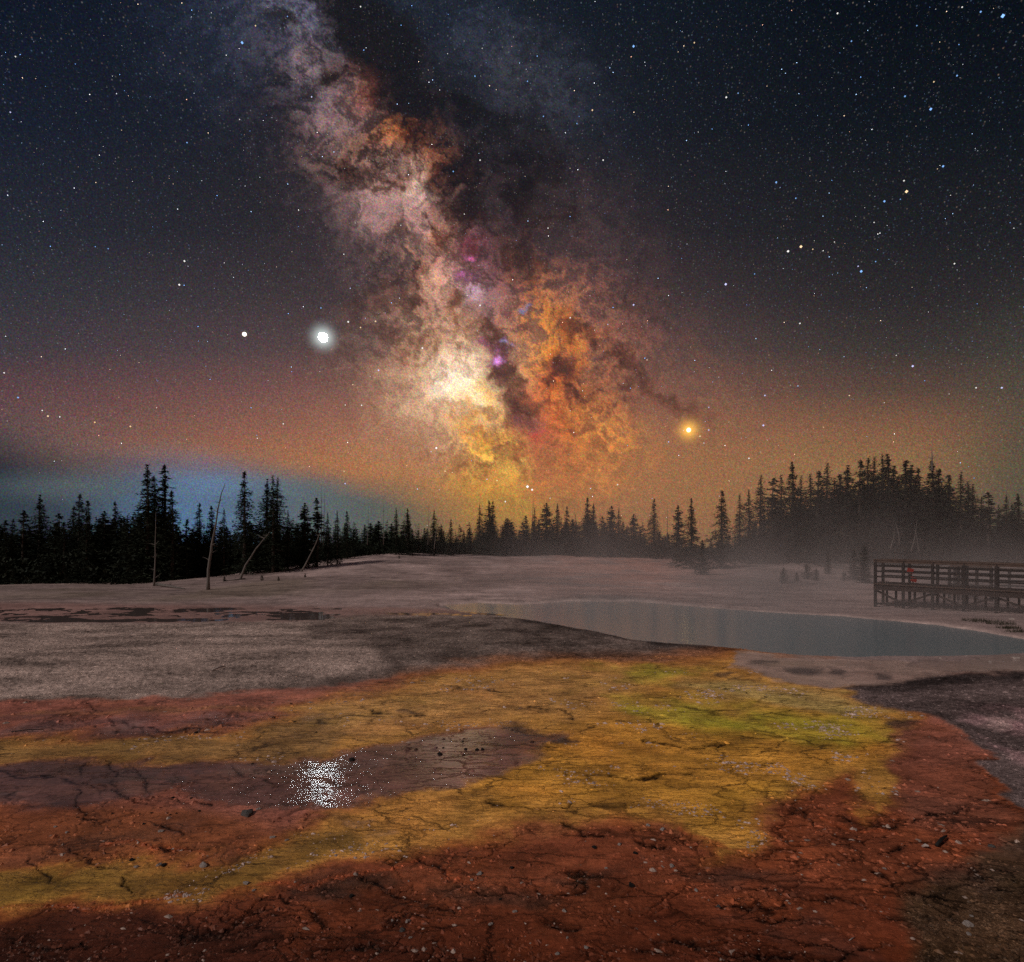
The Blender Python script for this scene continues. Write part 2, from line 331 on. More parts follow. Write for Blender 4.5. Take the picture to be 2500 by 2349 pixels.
# stars: small glowing bodies just this side of the backdrop, brighter ones larger
BLUE = (.25, .5, 1.0); WHT = (1, .97, .93); WARM = (1, .72, .42); VIO = (.62, .62, 1.0)
ST = [(470, 83, 2.2, BLUE), (496, 50, 1.2, WARM), (1230, 90, 2.0, BLUE), (1348, 83, 1.2, WARM), (1626, 26, 1.4, WHT), (1653, 80, 1.2, BLUE), (1947, 31, 3.0, BLUE), (1904, 23, 1.5, BLUE),
      (1868, 14, 1.2, WHT), (1780, 50, 1.0, BLUE), (1410, 189, 1.5, WHT), (1433, 181, 1.0, BLUE), (1150, 214, 1.4, WARM), (1120, 240, 1.0, BLUE), (1055, 226, 1.1, BLUE), (1757, 187, 1.4, BLUE), (1807, 212, 2.2, BLUE),
      (1813, 159, 1.2, WARM), (1858, 147, 1.4, BLUE), (1831, 323, 1.8, BLUE), (1820, 328, .8, WARM), (1760, 372, 2.5, WARM), (1755, 351, 1.3, WHT), (1717, 391, 1.8, BLUE), (1748, 387, .9, BLUE), (1507, 354, 1.6, BLUE),
      (1545, 385, 1.2, BLUE), (1555, 479, 2.4, WARM), (1530, 488, 2.0, WHT), (1578, 484, 1.1, WARM), (1672, 527, 2.2, BLUE), (1666, 517, 1.2, VIO), (1700, 508, 1.1, BLUE), (1853, 512, 1.3, WHT), (1409, 552, 2.1, VIO),
      (1230, 592, 1.6, VIO), (1465, 532, 1.0, BLUE), (1553, 628, 1.3, WHT), (1772, 711, 1.9, VIO), (1895, 753, 1.3, WHT), (1945, 753, 1.7, VIO), (1485, 768, 1.4, VIO), (1482, 826, 1.8, VIO), (1376, 791, 1.1, VIO),
      (1376, 835, 1.3, VIO), (1359, 847, 1.4, WARM), (1298, 858, 1.2, VIO), (1454, 890, 1.4, WHT), (1649, 768, 1.2, WARM), (358, 507, 1.6, WHT), (348, 553, 1.7, WHT), (363, 277, 1.2, BLUE), (676, 625, 1.6, WHT),
      (700, 636, 1.3, WARM), (735, 719, 1.6, VIO), (702, 787, 1.3, WHT), (685, 747, 1.1, WARM), (623, 598, 1.2, BLUE), (820, 676, 1.6, WHT), (729, 624, 1.4, WARM), (847, 870, 2.0, WHT), (864, 915, 1.3, WARM),
      (932, 593, 1.5, WHT), (853, 704, 1.4, WARM), (35, 772, 1.5, BLUE), (8, 724, 1.3, WHT), (82, 797, 1.2, WHT), (93, 808, 1.6, WARM), (184, 820, 1.4, (1, .7, .3)), (253, 828, 1.5, (1, .65, .35)), (550, 823, 1.2, WHT),
      (1024, 945, 2.6, WHT), (1033, 951, 2.0, WHT), (981, 974, 1.5, WHT), (965, 933, 1.4, (1, .85, .4)), (1199, 941, 1.3, WHT), (670, 939, 1.3, VIO), (668, 915, 1.1, WARM), (1107, 617, 1.3, WHT), (558, 32, 1.0, BLUE),
      (210, 483, 1.0, BLUE), (185, 479, .9, BLUE), (1024, 158, 1.1, BLUE), (922, 148, 1.2, BLUE), (700, 13, 1.2, WHT), (1043, 109, 1.1, BLUE), (1171, 311, 1.3, WHT), (932, 311, 1.2, WHT), (1064, 443, 1.1, WHT),
      (1697, 432, 1.0, WHT), (1740, 690, .9, WHT), (1180, 630, 1.0, VIO), (1620, 470, .9, WHT), (30, 110, 1.1, WHT), (20, 218, 1.2, VIO), (465, 232, .9, WHT), (605, 188, 1.2, VIO), (880, 333, 1.2, BLUE), (680, 560, 1.0, VIO)]

def star_field():
    rng = np.random.default_rng(11)
    n = 28000
    u = rng.uniform(-.25, 2.25, n); v = 1.06 - rng.uniform(0, 1, n) * 1.3
    br = rng.pareto(1.7, n) * .10 + .10; br = np.minimum(br, 2.6)
    _, cv, tau = sky_tone(u, v)
    keep = rng.uniform(0, 1, n) > np.clip(cv * .93 + sstep(.9, 2.4, tau) * .25, 0, 1)
    u, v, br = u[keep], v[keep], br[keep]; n = len(u)
    ST_ = [s for s in ST if sky_tone(np.array([s[0] / 1000]), np.array([s[1] / 1000]))[1][0] < .6]
    pal = np.array([(.20, .45, 1.0), (.42, .65, 1.0), (.85, .9, 1), (1, .97, .92), (1, .72, .48), (1, .5, .34)])
    ci = rng.choice(6, n, p=[.2, .2, .2, .2, .12, .08]); c = pal[ci]
    size = .00048 * np.clip(br, .35, 2.6) ** .40; inten = br * 1.25
    un = np.array([s[0] / 1000 for s in ST_]); vn = np.array([s[1] / 1000 for s in ST_]); sn = np.array([s[2] for s in ST_]); cn = np.array([s[3] for s in ST_])
    u = np.concatenate([u, un]); v = np.concatenate([v, vn]); c = np.concatenate([c, cn])
    size = np.concatenate([size, .00120 * sn ** .95]); inten = np.concatenate([inten, .55 + .32 * sn])
    d = chart_dir(u[:len(size)], v[:len(size)])
    R = SKY_R - 12
    P = d * R
    right_ = np.cross(d, np.array([0, 0, 1.0])); right_ /= np.linalg.norm(right_, axis=1, keepdims=True); up_ = np.cross(right_, d)
    rad = size * R / 1.1849 / np.maximum(1, 1 / np.maximum(d[:, 1], .3)) * 1.0
    offs = [right_, up_, -right_, -up_, d, -d]
    V_ = np.stack([P + o * rad[:, None] for o in offs], 1).reshape(-1, 3)
    tri = np.array([(0, 1, 4), (1, 2, 4), (2, 3, 4), (3, 0, 4), (1, 0, 5), (2, 1, 5), (3, 2, 5), (0, 3, 5)])
    fc = (tri[None] + (np.arange(len(P)) * 6)[:, None, None]).reshape(-1, 3)
    mat = bpy.data.materials.new('starlight'); mat.use_nodes = True; T = NT(mat.node_tree); T.n.clear()
    em = T.add('ShaderNodeEmission'); T.put(em.inputs[0], T.add('ShaderNodeAttribute', attribute_name='tone').outputs['Color'])
    T.l.new(em.outputs[0], T.add('ShaderNodeOutputMaterial').inputs[0]); mat.cycles.emission_sampling = 'NONE'
    me = np_mesh('stars', V_, fc, False, mat)
    set_col(me, 'tone', np.repeat(c * inten[:, None], 6, 0))
    o = link('stars', me); o.location = (0, 0, CAM_H); o['kind'] = 'stuff'; o['label'] = 'thousands of small white and blue stars scattered across the night sky'
    o['category'] = 'stars'
star_field()

# the bright planet, the fainter one and the orange giant: round glowing bodies with a soft corona each
def planet(name, u, v, core, halo_r, cc, hc, gain, hg, label, cat):
    d = chart_dir(np.array([u]), np.array([v]))[0]; R = SKY_R - 40
    s = R / 1.1849 * d[1]
    pos = Vector(d * R) + Vector((0, 0, CAM_H))
    root = empty(name, pos); tag(root, label, cat)
    import bmesh
    bm = bmesh.new(); bmesh.ops.create_icosphere(bm, subdivisions=5 if gain > 50 else 3, radius=core * s); me = bpy.data.meshes.new('disc'); bm.to_mesh(me); bm.free()
    for p in me.polygons: p.use_smooth = True
    mat = bpy.data.materials.new(name + '_light'); mat.use_nodes = True; T = NT(mat.node_tree); T.n.clear()
    em = T.add('ShaderNodeEmission'); em.inputs[0].default_value = (*cc, 1); em.inputs[1].default_value = gain
    mat.cycles.emission_sampling = 'FRONT' if gain > 50 else 'NONE'
    T.l.new(em.outputs[0], T.add('ShaderNodeOutputMaterial').inputs[0])
    link('disc', me, root, mat)
    # glow: a ball of thin shining air
    bm = bmesh.new(); bmesh.ops.create_icosphere(bm, subdivisions=3, radius=halo_r * s); me = bpy.data.meshes.new('glow'); bm.to_mesh(me); bm.free()
    mat = bpy.data.materials.new(name + '_glow'); mat.use_nodes = True; T = NT(mat.node_tree); T.n.clear()
    ln = T.v('LENGTH', T.add('ShaderNodeTexCoord').outputs['Object'])
    f = T.m('POWER', T.mapr(ln, 0, halo_r * s, 1, 0), 4.2)
    em = T.add('ShaderNodeEmission'); em.inputs[0].default_value = (*hc, 1); T.put(em.inputs[1], T.m('MULTIPLY', f, hg / (halo_r * s)))
    ot = T.add('ShaderNodeOutputMaterial'); T.l.new(em.outputs[0], ot.inputs['Volume'])
    mat.cycles.emission_sampling = 'NONE'; mat.cycles.volume_step_rate = .35
    link('glow', me, root, mat)
planet('bright_planet', .627, .655, .0085, .050, (.90, .97, 1.0), (.80, .95, .93), 110.0, 2.6, 'brilliant white planet with a wide soft halo, left of the galactic core', 'planet')
planet('pale_planet', .4745, .649, .0038, .012, (1, .93, .8), (1, .75, .5), 3.0, .8, 'small cream white planet further left of the brilliant one', 'planet')
planet('orange_star', 1.337, .835, .0042, .048, (1, .85, .42), (1, .52, .05), 3.0, 2.8, 'orange giant star with a yellow halo above the right hand trees', 'star')

# ------------------------------------------------------------------ terrain
POOL = [(852, 1174), (930, 1169.5), (1010, 1173), (1113, 1166.5), (1235, 1167), (1350, 1177), (1510, 1189), (1630, 1195), (1750, 1205), (1830, 1213), (1910, 1225), (1990, 1239), (2150, 1252),
        (2150, 1270), (1985, 1262), (1935, 1266), (1860, 1268), (1790, 1269), (1660, 1270), (1560, 1268), (1470, 1259), (1350, 1246), (1240, 1240), (1160, 1224), (1080, 1208), (1018, 1198), (970, 1193), (898, 1184)]
CREST = ([-1500, 0, 330, 500, 600, 700, 800, 900, 1000, 1200, 1400, 1600, 1800, 2100, 2500, 4000],
         [1432, 1430, 1426, 1410, 1396, 1381, 1367, 1357, 1353, 1354, 1359, 1363, 1369, 1379, 1381, 1381])
CRESTD = ([-1500, 0, 330, 600, 900, 1200, 1600, 2100, 2500, 4000], [42, 42, 42, 48, 60, 72, 70, 60, 56, 56])
WATER_Z = -0.05
def base_height(X, Y):
    """large landform only"""
    Ys = np.maximum(Y, 1.0); px = CX + X / Ys * F; px = np.where(Y < 6, np.clip(px, -2000, 4500), px)
    dc = np.interp(px, *CRESTD); yc_ = np.interp(px, *CREST)
    zc = np.maximum(CAM_H - (yc_ - HY) / F * dc, -0.1)
    t = np.clip((Y - 24.0) / (dc - 24.0), 0, 1.6)
    rise = np.where(t < 1, t ** 1.15, 1 + (t - 1) * .25)
    z = zc * np.clip(rise, 0, 1.2)
    return np.where(Y < 24, 0, z)
def to_d(X, Y, z=0.0):
    Ys = np.maximum(Y, 0.4)
    return (CX + X / Ys * F) / DS, (HY + (CAM_H - z) / Ys * F) / DS
def ground_z(x, y):
    return float(base_height(np.array([x]), np.array([y]))[0])

ys = [2420.0]
while ys[-1] > 1356:
    y = ys[-1]; ys.append(y - (2.6 if y > 1620 else (1.6 if y > 1470 else 1.0)))
Drow = [CAM_H * F / (y - HY) for y in ys]
front_rows = [-60, -30, -15, -8, -4, -2, -1, 0, .5, 1, 1.4, 1.8, 2.1, 2.4, 2.7, 2.9]
while Drow[-1] < 260: Drow.append(Drow[-1] * 1.06)
Drow += [700, 1600]
Yr = np.array([d for d in front_rows if d < Drow[0] - .1] + Drow)
uc = np.concatenate([-np.array([9, 5, 3, 2, 1.5, 1.25, 1.1, 1.0, .95]), np.arange(-.91, .911, .0023), np.array([.95, 1.0, 1.1, 1.25, 1.5, 2, 3, 5, 9])])
UU, YY = np.meshgrid(uc, Yr)
XX = UU * np.maximum(YY, 2.6)
X = XX.ravel(); Y = YY.ravel()
Zb = base_height(X, Y)
dxp, dyp = to_d(X, Y)                       # chart coordinates of the flat ground
dxp = np.where(Y < 1, 994 + X * 300, dxp); dyp = np.where(Y < 1, 3000, dyp)
# the shoreline wanders
near = np.clip((dyp - 1160) / 500.0, 0.03, 1.4)
wx = fbm(X * .7, Y * .7, 7, 3, .62) * 80 * near; wy = fbm(X * .7 + 40, Y * .7, 7, 9, .62) * 42 * near
PX = dxp + wx; PY = dyp + wy
d_pool = sdf(dxp + wx * .5, dyp + wy * .25, POOL)

# ---- colour chart of the ground (mats, mud and gravel, with a vignette painted in)
C = np.tile(lin((116, 99, 95)), (len(X), 1))
wet = np.full(len(X), .15); crack = np.zeros(len(X)); grav = np.full(len(X), .5); flow = np.zeros(len(X)); flk = np.zeros(len(X))
def paint(poly, rgb, soft, a=1.0, w=None, c=None, g=None, fl=None, fk=None, noise=None, grow=0):
    global C, wet, crack, grav, flow, flk
    dd = sdf(PX, PY, poly) + grow
    m = sstep(-soft, soft, dd) * a
    if noise is not None: m = m * noise
    C = C * (1 - m[:, None]) + lin(rgb)[None] * m[:, None]
    def mixv(o, v): return o * (1 - m) + v * m
    if w is not None: wet = mixv(wet, w)
    if c is not None: crack = mixv(crack, c)
    if g is not None: grav = mixv(grav, g)
    if fl is not None: flow = mixv(flow, fl)
    if fk is not None: flk = mixv(flk, fk)
def ell(u, v, ru, rv, n=14, rot=0):
    r = math.radians(rot)
    return [(u + ru * math.cos(t) * math.cos(r) - rv * math.sin(t) * math.sin(r), v + ru * math.cos(t) * math.sin(r) + rv * math.sin(t) * math.cos(r)) for t in np.linspace(0, 2 * math.pi, n, endpoint=False)]
n1 = np.clip(.5 + fbm(X * .35, Y * .2, 5, 21) * 1.3, 0, 1); n2 = np.clip(.5 + fbm(X * 1.3, Y * .7, 4, 31) * 1.4, 0, 1)
nf = np.clip(.5 + fbm(X * .18, Y * .09, 5, 41) * 1.6, 0, 1)
# far slope: pale sinter with dull grassy streaks
far = dyp < 1165
C = np.where(far[:, None], C * (.72 + .5 * nf[:, None]), C)
paint([(-900, 1120), (300, 1128), (700, 1140), (900, 1146), (760, 1156), (300, 1168), (-900, 1172)], (78, 68, 58), 6, .75, noise=nf)
paint([(-900, 1168), (0, 1170), (200, 1172), (640, 1178), (860, 1182), (990, 1194), (700, 1206), (400, 1210), (0, 1206), (-900, 1210)], (104, 78, 72), 5, .9, w=.5, g=.3)
# gravel mound and its dark spit
paint([(-900, 1208), (250, 1210), (560, 1206), (700, 1196), (990, 1192), (1240, 1236), (1448, 1260), (1440, 1267), (1300, 1283), (1200, 1291), (1080, 1285), (940, 1290), (820, 1310), (560, 1336), (200, 1356), (-900, 1362)],
      (124, 107, 99), 5, 1, w=.12, g=1.0)
paint([(600, 1212), (680, 1196), (800, 1192), (990, 1190), (1240, 1236), (1448, 1260), (1440, 1267), (1300, 1284), (1200, 1292), (1080, 1286), (940, 1292), (820, 1312), (560, 1338), (440, 1345), (620, 1318), (740, 1290), (720, 1260), (600, 1240)],
      (64, 54, 50), 18, .92, noise=.55 + .45 * n2)
paint(ell(910, 1250, 110, 16), (88, 76, 70), 14, .7)
paint([(1000, 1194), (1160, 1222), (1300, 1244), (1450, 1260), (1430, 1266), (1280, 1256), (1120, 1226), (1000, 1204)], (36, 31, 30), 6, .9)
paint([(-900, 1345), (0, 1349), (300, 1350), (560, 1330), (700, 1318), (690, 1328), (560, 1340), (300, 1358), (0, 1360), (-900, 1362)], (66, 56, 50), 5, .75, noise=n2)
# bacterial mats: rust base
MAT = [(-900, 1360), (200, 1357), (560, 1338), (700, 1326), (820, 1311), (940, 1291), (1080, 1286), (1200, 1292), (1300, 1284), (1440, 1267), (1560, 1275), (1700, 1300), (2600, 1300), (2600, 3100), (-900, 3100)]
paint(MAT, (134, 82, 70), 5, 1, w=.55, c=.6, g=.15, fl=.5, fk=.25)
paint([(-900, 1560), (300, 1560), (560, 1590), (560, 1700), (300, 1730), (-900, 1750)], (116, 66, 42), 30, .95, c=.7, fk=.6)
paint([(-900, 1760), (0, 1755), (400, 1735), (640, 1695), (900, 1630), (1200, 1600), (1450, 1640), (1560, 1520), (1720, 1500), (1900, 1480), (2600, 1560), (2600, 3100), (-900, 3100)], (108, 56, 37), 14, .96, c=.9, fk=.8)
paint([(-900, 1790), (500, 1770), (900, 1760), (1500, 1740), (2600, 1740), (2600, 3100), (-900, 3100)], (88, 42, 27), 60, .85, w=.4)
paint([(-900, 1760), (0, 1752), (300, 1750), (560, 1780), (520, 1900), (300, 3100), (-900, 3100)], (62, 32, 24), 40, .8)
paint([(-900, 1850), (2600, 1850), (2600, 3100), (-900, 3100)], (62, 28, 19), 55, .8)  # dark red bottom edge, partly vignette put into the mat colour
# pink-red upper left with grey film
paint([(-900, 1392), (300, 1392), (640, 1385), (640, 1405), (400, 1430), (0, 1440), (-900, 1440)], (124, 76, 66), 8, .9, w=.7)
paint([(-900, 1405), (60, 1398), (300, 1400), (420, 1410), (280, 1424), (0, 1432), (-900, 1430)], (98, 80, 78), 10, .75, w=.9, noise=n2)
paint([(-900, 1378), (100, 1382), (400, 1372), (640, 1362), (640, 1374), (300, 1388), (-900, 1392)], (140, 96, 58), 7, .75, noise=.4 + .6 * n2)
# ochre band and the big yellow fan
YEL = [(-900, 1442), (0, 1442), (300, 1440), (480, 1425), (620, 1395), (560, 1375), (700, 1350), (840, 1318), (960, 1296), (1100, 1292), (1300, 1288), (1440, 1272), (1600, 1290), (1660, 1335), (1745, 1375), (1785, 1400), (1775, 1440), (1735, 1480),
       (1722, 1545), (1690, 1582), (1668, 1540), (1640, 1500), (1560, 1525), (1480, 1572), (1452, 1620), (1400, 1655), (1330, 1600), (1200, 1592), (1040, 1602), (900, 1635), (780, 1660), (640, 1692), (480, 1720), (300, 1736), (0, 1742), (-900, 1745),
       (-900, 1690), (0, 1688), (300, 1684), (470, 1660), (560, 1610), (620, 1572), (760, 1552), (900, 1510), (1110, 1425), (980, 1412), (820, 1440), (640, 1462), (420, 1478), (0, 1484), (-900, 1486)]
paint(YEL, (138, 82, 44), 16, .9, grow=16)
paint(YEL, (172, 122, 58), 14, 1, w=.6, c=.15, fl=1.0, fk=.35)
paint([(-900, 1442), (0, 1442), (480, 1428), (620, 1400), (700, 1400), (640, 1462), (420, 1478), (0, 1484), (-900, 1486)], (120, 90, 54), 14, .8)
paint([(-900, 1690), (0, 1688), (300, 1684), (520, 1640), (640, 1600), (700, 1660), (480, 1720), (0, 1742), (-900, 1745)], (100, 76, 34), 18, .75)
paint([(560, 1372), (760, 1345), (960, 1300), (1200, 1296), (1250, 1340), (1100, 1390), (900, 1420), (700, 1430)], (166, 122, 72), 26, .7)
paint([(1050, 1420), (1300, 1380), (1700, 1400), (1720, 1480), (1560, 1500), (1440, 1620), (1300, 1580), (1000, 1580), (900, 1530)], (174, 122, 46), 30, .8)
paint([(1180, 1350), (1300, 1345), (1500, 1385), (1700, 1400), (1740, 1430), (1640, 1450), (1400, 1420), (1230, 1395)], (150, 140, 44), 18, .85, noise=.35 + .65 * n2)
paint([(1130, 1290), (1260, 1284), (1400, 1300), (1300, 1330), (1180, 1330)], (150, 138, 48), 12, .75, noise=n2)
paint([(1300, 1330), (1440, 1322), (1620, 1345), (1740, 1382), (1640, 1392), (1450, 1365)], (168, 142, 84), 12, .85)
paint([(1430, 1266), (1560, 1273), (1700, 1282), (1860, 1288), (2400, 1290), (2400, 1302), (1850, 1310), (1785, 1326), (1690, 1334), (1600, 1336), (1500, 1320), (1420, 1292)], (140, 116, 106), 5, .95, w=.85, c=.1, fl=.4, fk=.1)
paint([(1780, 1278), (1960, 1270), (2400, 1262), (2400, 1300), (1960, 1298), (1850, 1306), (1760, 1296)], (112, 94, 90), 4, .9, w=1.0, fl=0, c=0, fk=0)
# grey wet channel with the planet's glitter
paint([(-900, 1490), (0, 1488), (250, 1486), (420, 1482), (640, 1464), (820, 1441), (980, 1414), (1100, 1418), (1040, 1452), (940, 1500), (860, 1528), (720, 1556), (620, 1560), (480, 1545), (330, 1530), (200, 1560), (0, 1562), (-900, 1560)],
      (74, 57, 54), 9, .95, w=1.0, c=.75, fl=.25, fk=.08)
stk = sstep(.08, .34, ridged(X * .5 + fbm(X, Y, 3, 501) * .4, Y * 1.5 - X * .1, 4, 502, .6) - .25)
paint([(-900, 1484), (250, 1480), (420, 1476), (640, 1458), (820, 1436), (980, 1410), (1110, 1416), (1040, 1456), (940, 1504), (720, 1560), (480, 1552), (200, 1566), (-900, 1566)], (112, 66, 54), 6, .34, noise=stk)
for (u, v, ru, rv) in ((60, 1412, 60, 8), (250, 1408, 70, 9), (430, 1398, 50, 6), (640, 1398, 34, 7), (655, 1590, 30, 6), (700, 1620, 26, 5)):
    paint(ell(u, v, ru, rv), (96, 78, 74), 6, .6, w=1.0, noise=n2)
paint(ell(1040, 1425, 70, 12, rot=8), (44, 40, 42), 7, .95, g=.6)
paint(ell(850, 1448, 40, 7), (54, 46, 46), 6, .8)
for (u, v, ru, rv) in ((1555, 1302, 42, 6), (1482, 1287, 32, 4.5), (1412, 1309, 20, 4), (1625, 1302, 18, 4), (795, 1382, 20, 4), (1760, 1412, 40, 9), (1790, 1430, 30, 8), (620, 1578, 36, 6), (1450, 1318, 25, 3), (1720, 1312, 16, 4),
                       (1390, 1700, 60, 8), (680, 1735, 90, 20), (930, 1745, 120, 16), (1130, 1700, 90, 9), (140, 1500, 90, 12)):
    paint(ell(u, v, ru, rv), (46, 41, 42) if v < 1500 else (58, 40, 34), 5 if v < 1500 else 14, .85 if v < 1500 else .7, g=.6)
# right bank
paint([(1625, 1338), (1700, 1330), (1790, 1312), (1988, 1304), (2500, 1296), (2500, 1640), (2010, 1600), (1960, 1540), (1935, 1490), (1890, 1450), (1850, 1405), (1790, 1388), (1730, 1372), (1670, 1358)], (80, 67, 65), 6, 1, w=.1, c=0, g=1.0, fl=0, fk=.1)
paint([(1640, 1336), (1790, 1314), (1990, 1304), (1990, 1316), (1800, 1332), (1700, 1345)], (44, 37, 36), 6, .8)
paint([(1850, 1375), (1940, 1370), (2200, 1400), (2200, 1540), (1990, 1500), (1930, 1455)], (148, 112, 114), 18, .75, noise=n2)
paint(ell(1930, 1410, 30, 10), (150, 130, 122), 10, .6, noise=n2)
# red flats at the right, brown grit in the corner
paint([(1740, 1420), (1830, 1412), (1900, 1470), (1950, 1560), (1900, 1600), (1760, 1600), (1720, 1540)], (120, 70, 56), 16, .8)
paint([(1945, 1580), (2300, 1580), (2300, 1760), (1960, 1740), (1900, 1660)], (70, 58, 48), 26, .8)
paint([(1760, 1730), (1900, 1690), (2400, 1700), (2400, 3100), (1700, 3100), (1740, 1840)], (64, 50, 38), 40, .9, g=1.0, w=.1, fk=.4)
# pale mineral rim round the pool, damp ground just inside
rim = np.exp(-((d_pool + 1.6) / 1.6) ** 2) * (.35 + .65 * n2)
C = C * (1 - .7 * rim[:, None]) + lin((168, 146, 138))[None] * .7 * rim[:, None]
C = np.where((d_pool > 0)[:, None], lin((104, 98, 94))[None], C)

# erosion lines and stains on the open slope
slope = sstep(0, 1, (Y - 17) / 8) * (d_pool < -4) * (1 - sstep(-4, 4, sdf(dxp, dyp, [(-900, 1215), (560, 1212), (990, 1197), (1440, 1264), (1080, 1280), (900, 1290), (560, 1330), (-900, 1350)])))
er = ridged(X * .10 + fbm(X * .3, Y * .3, 3, 301) * .5, Y * .34 + X * .05, 5, 302, .6); er2 = ridged(X * .35, Y * .9 + X * .12, 4, 303, .6)
st1 = sstep(.45, .85, er) * .55 + sstep(.5, .9, er2) * .35
C = C * (1 - .55 * (st1 * slope)[:, None])
pk = np.exp(-((dxp - 1210) / 170) ** 2 - ((dyp - 1120) / 34) ** 2) * sstep(.2, .6, ridged(X * .16, Y * .3 + X * .06, 4, 305)) * slope
C = C * (1 - .6 * pk[:, None]) + lin((150, 104, 90)) * .6 * pk[:, None]
pale_ = sstep(.05, .5, fbm(X * .14 + 9, Y * .32, 5, 306)) * slope
C = C * (1 + .25 * pale_[:, None]) * np.where(slope > .5, 1.18, 1.0)[:, None]
# mottling of the mats: rust, brown and olive films that run into one another
hn = fbm(X * .8, Y * 1.1, 6, 311, .6); vn = fbm(X * 1.7 + 3, Y * 2.4, 6, 312, .62); mat_ = np.clip(crack + flow, 0, 1)[:, None]
rz = (crack * (1 - flow) * (wet < .7))[:, None]; C = C * (1 + rz * np.array([.12, .04, -.22]))
C = C * (1 + mat_ * (np.clip(vn, -.6, .6) * .60)[:, None])
redz = (crack * (1 - flow))[:, None]
C = C * (1 - redz * sstep(.05, .5, hn)[:, None] * .75) + redz * sstep(.05, .5, hn)[:, None] * .75 * C * np.array([1.22, 1.12, .75])
C = C * (1 - redz * sstep(.05, .5, -hn)[:, None] * .6) + redz * sstep(.05, .5, -hn)[:, None] * .6 * C * np.array([.62, .62, .78])
flm = sstep(.12, .45, fbm(X * .5 + 20, Y * .9, 6, 315, .6)) * np.clip(crack, 0, 1) * (1 - flow) * .6
C = C * (1 - flm[:, None]) + lin((62, 50, 48)) * flm[:, None]; wet = np.clip(wet + flm * .35, 0, 1)
gv = np.clip(grav - .6, 0, .4) * 2.5 * (Y < 24)
C = C * (1 + (gv * (np.clip(fbm(X * .5, Y * .9, 5, 321, .6), -.6, .6) * .8 + np.clip(fbm(X * 7, Y * 9, 3, 322, .7), -.7, .7) * .55))[:, None])
# ---- meandering crack ledges: zero lines of stretched noise, carved into the ground
def ledge(X, Y, seed, sx, sy):
    a = fbm(X * sx, Y * sy, 4, seed, .55) + fbm(X * sx * 9, Y * sy * 9, 3, seed + 5, .6) * .012
    g = np.abs(a)
    return g, a
cwx = X + fbm(X * 1.6, Y * 1.6, 3, 77) * .5; cwy = Y + fbm(X * 1.6, Y * 1.6, 3, 78) * .5
def crack_field(cwx, cwy):
    g1, a1 = ledge(cwx, cwy, 51, .8, 1.5); g2, a2 = ledge(cwx, cwy, 63, 1.7, 2.8)
    g3, a3 = ledge(cwx, cwy, 71, 1.2, 1.4)
    brk = sstep(-.12, .12, fbm(cwx * .8, cwy * .8, 3, 91)); brk2 = sstep(-.02, .16, fbm(cwx * 1.1 + 9, cwy * 1.1, 3, 92)); brk3 = sstep(.0, .16, fbm(cwx * .9 - 9, cwy * .9, 3, 93))
    return g1, g2, g3, brk, brk2, brk3, a1
g1, g2, g3, brk, brk2, brk3, a1 = crack_field(cwx, cwy)
wl = np.clip(Y * .0030, .012, .05)
line = np.maximum(np.exp(-(g1 / (wl * 2.0)) ** 2) * (.25 + .75 * brk), np.maximum(np.exp(-(g2 / (wl * 2.6)) ** 2) * brk2 * .8, np.exp(-(g3 / (wl * 1.6)) ** 2) * brk3))
line = line * crack * (Y > 2)
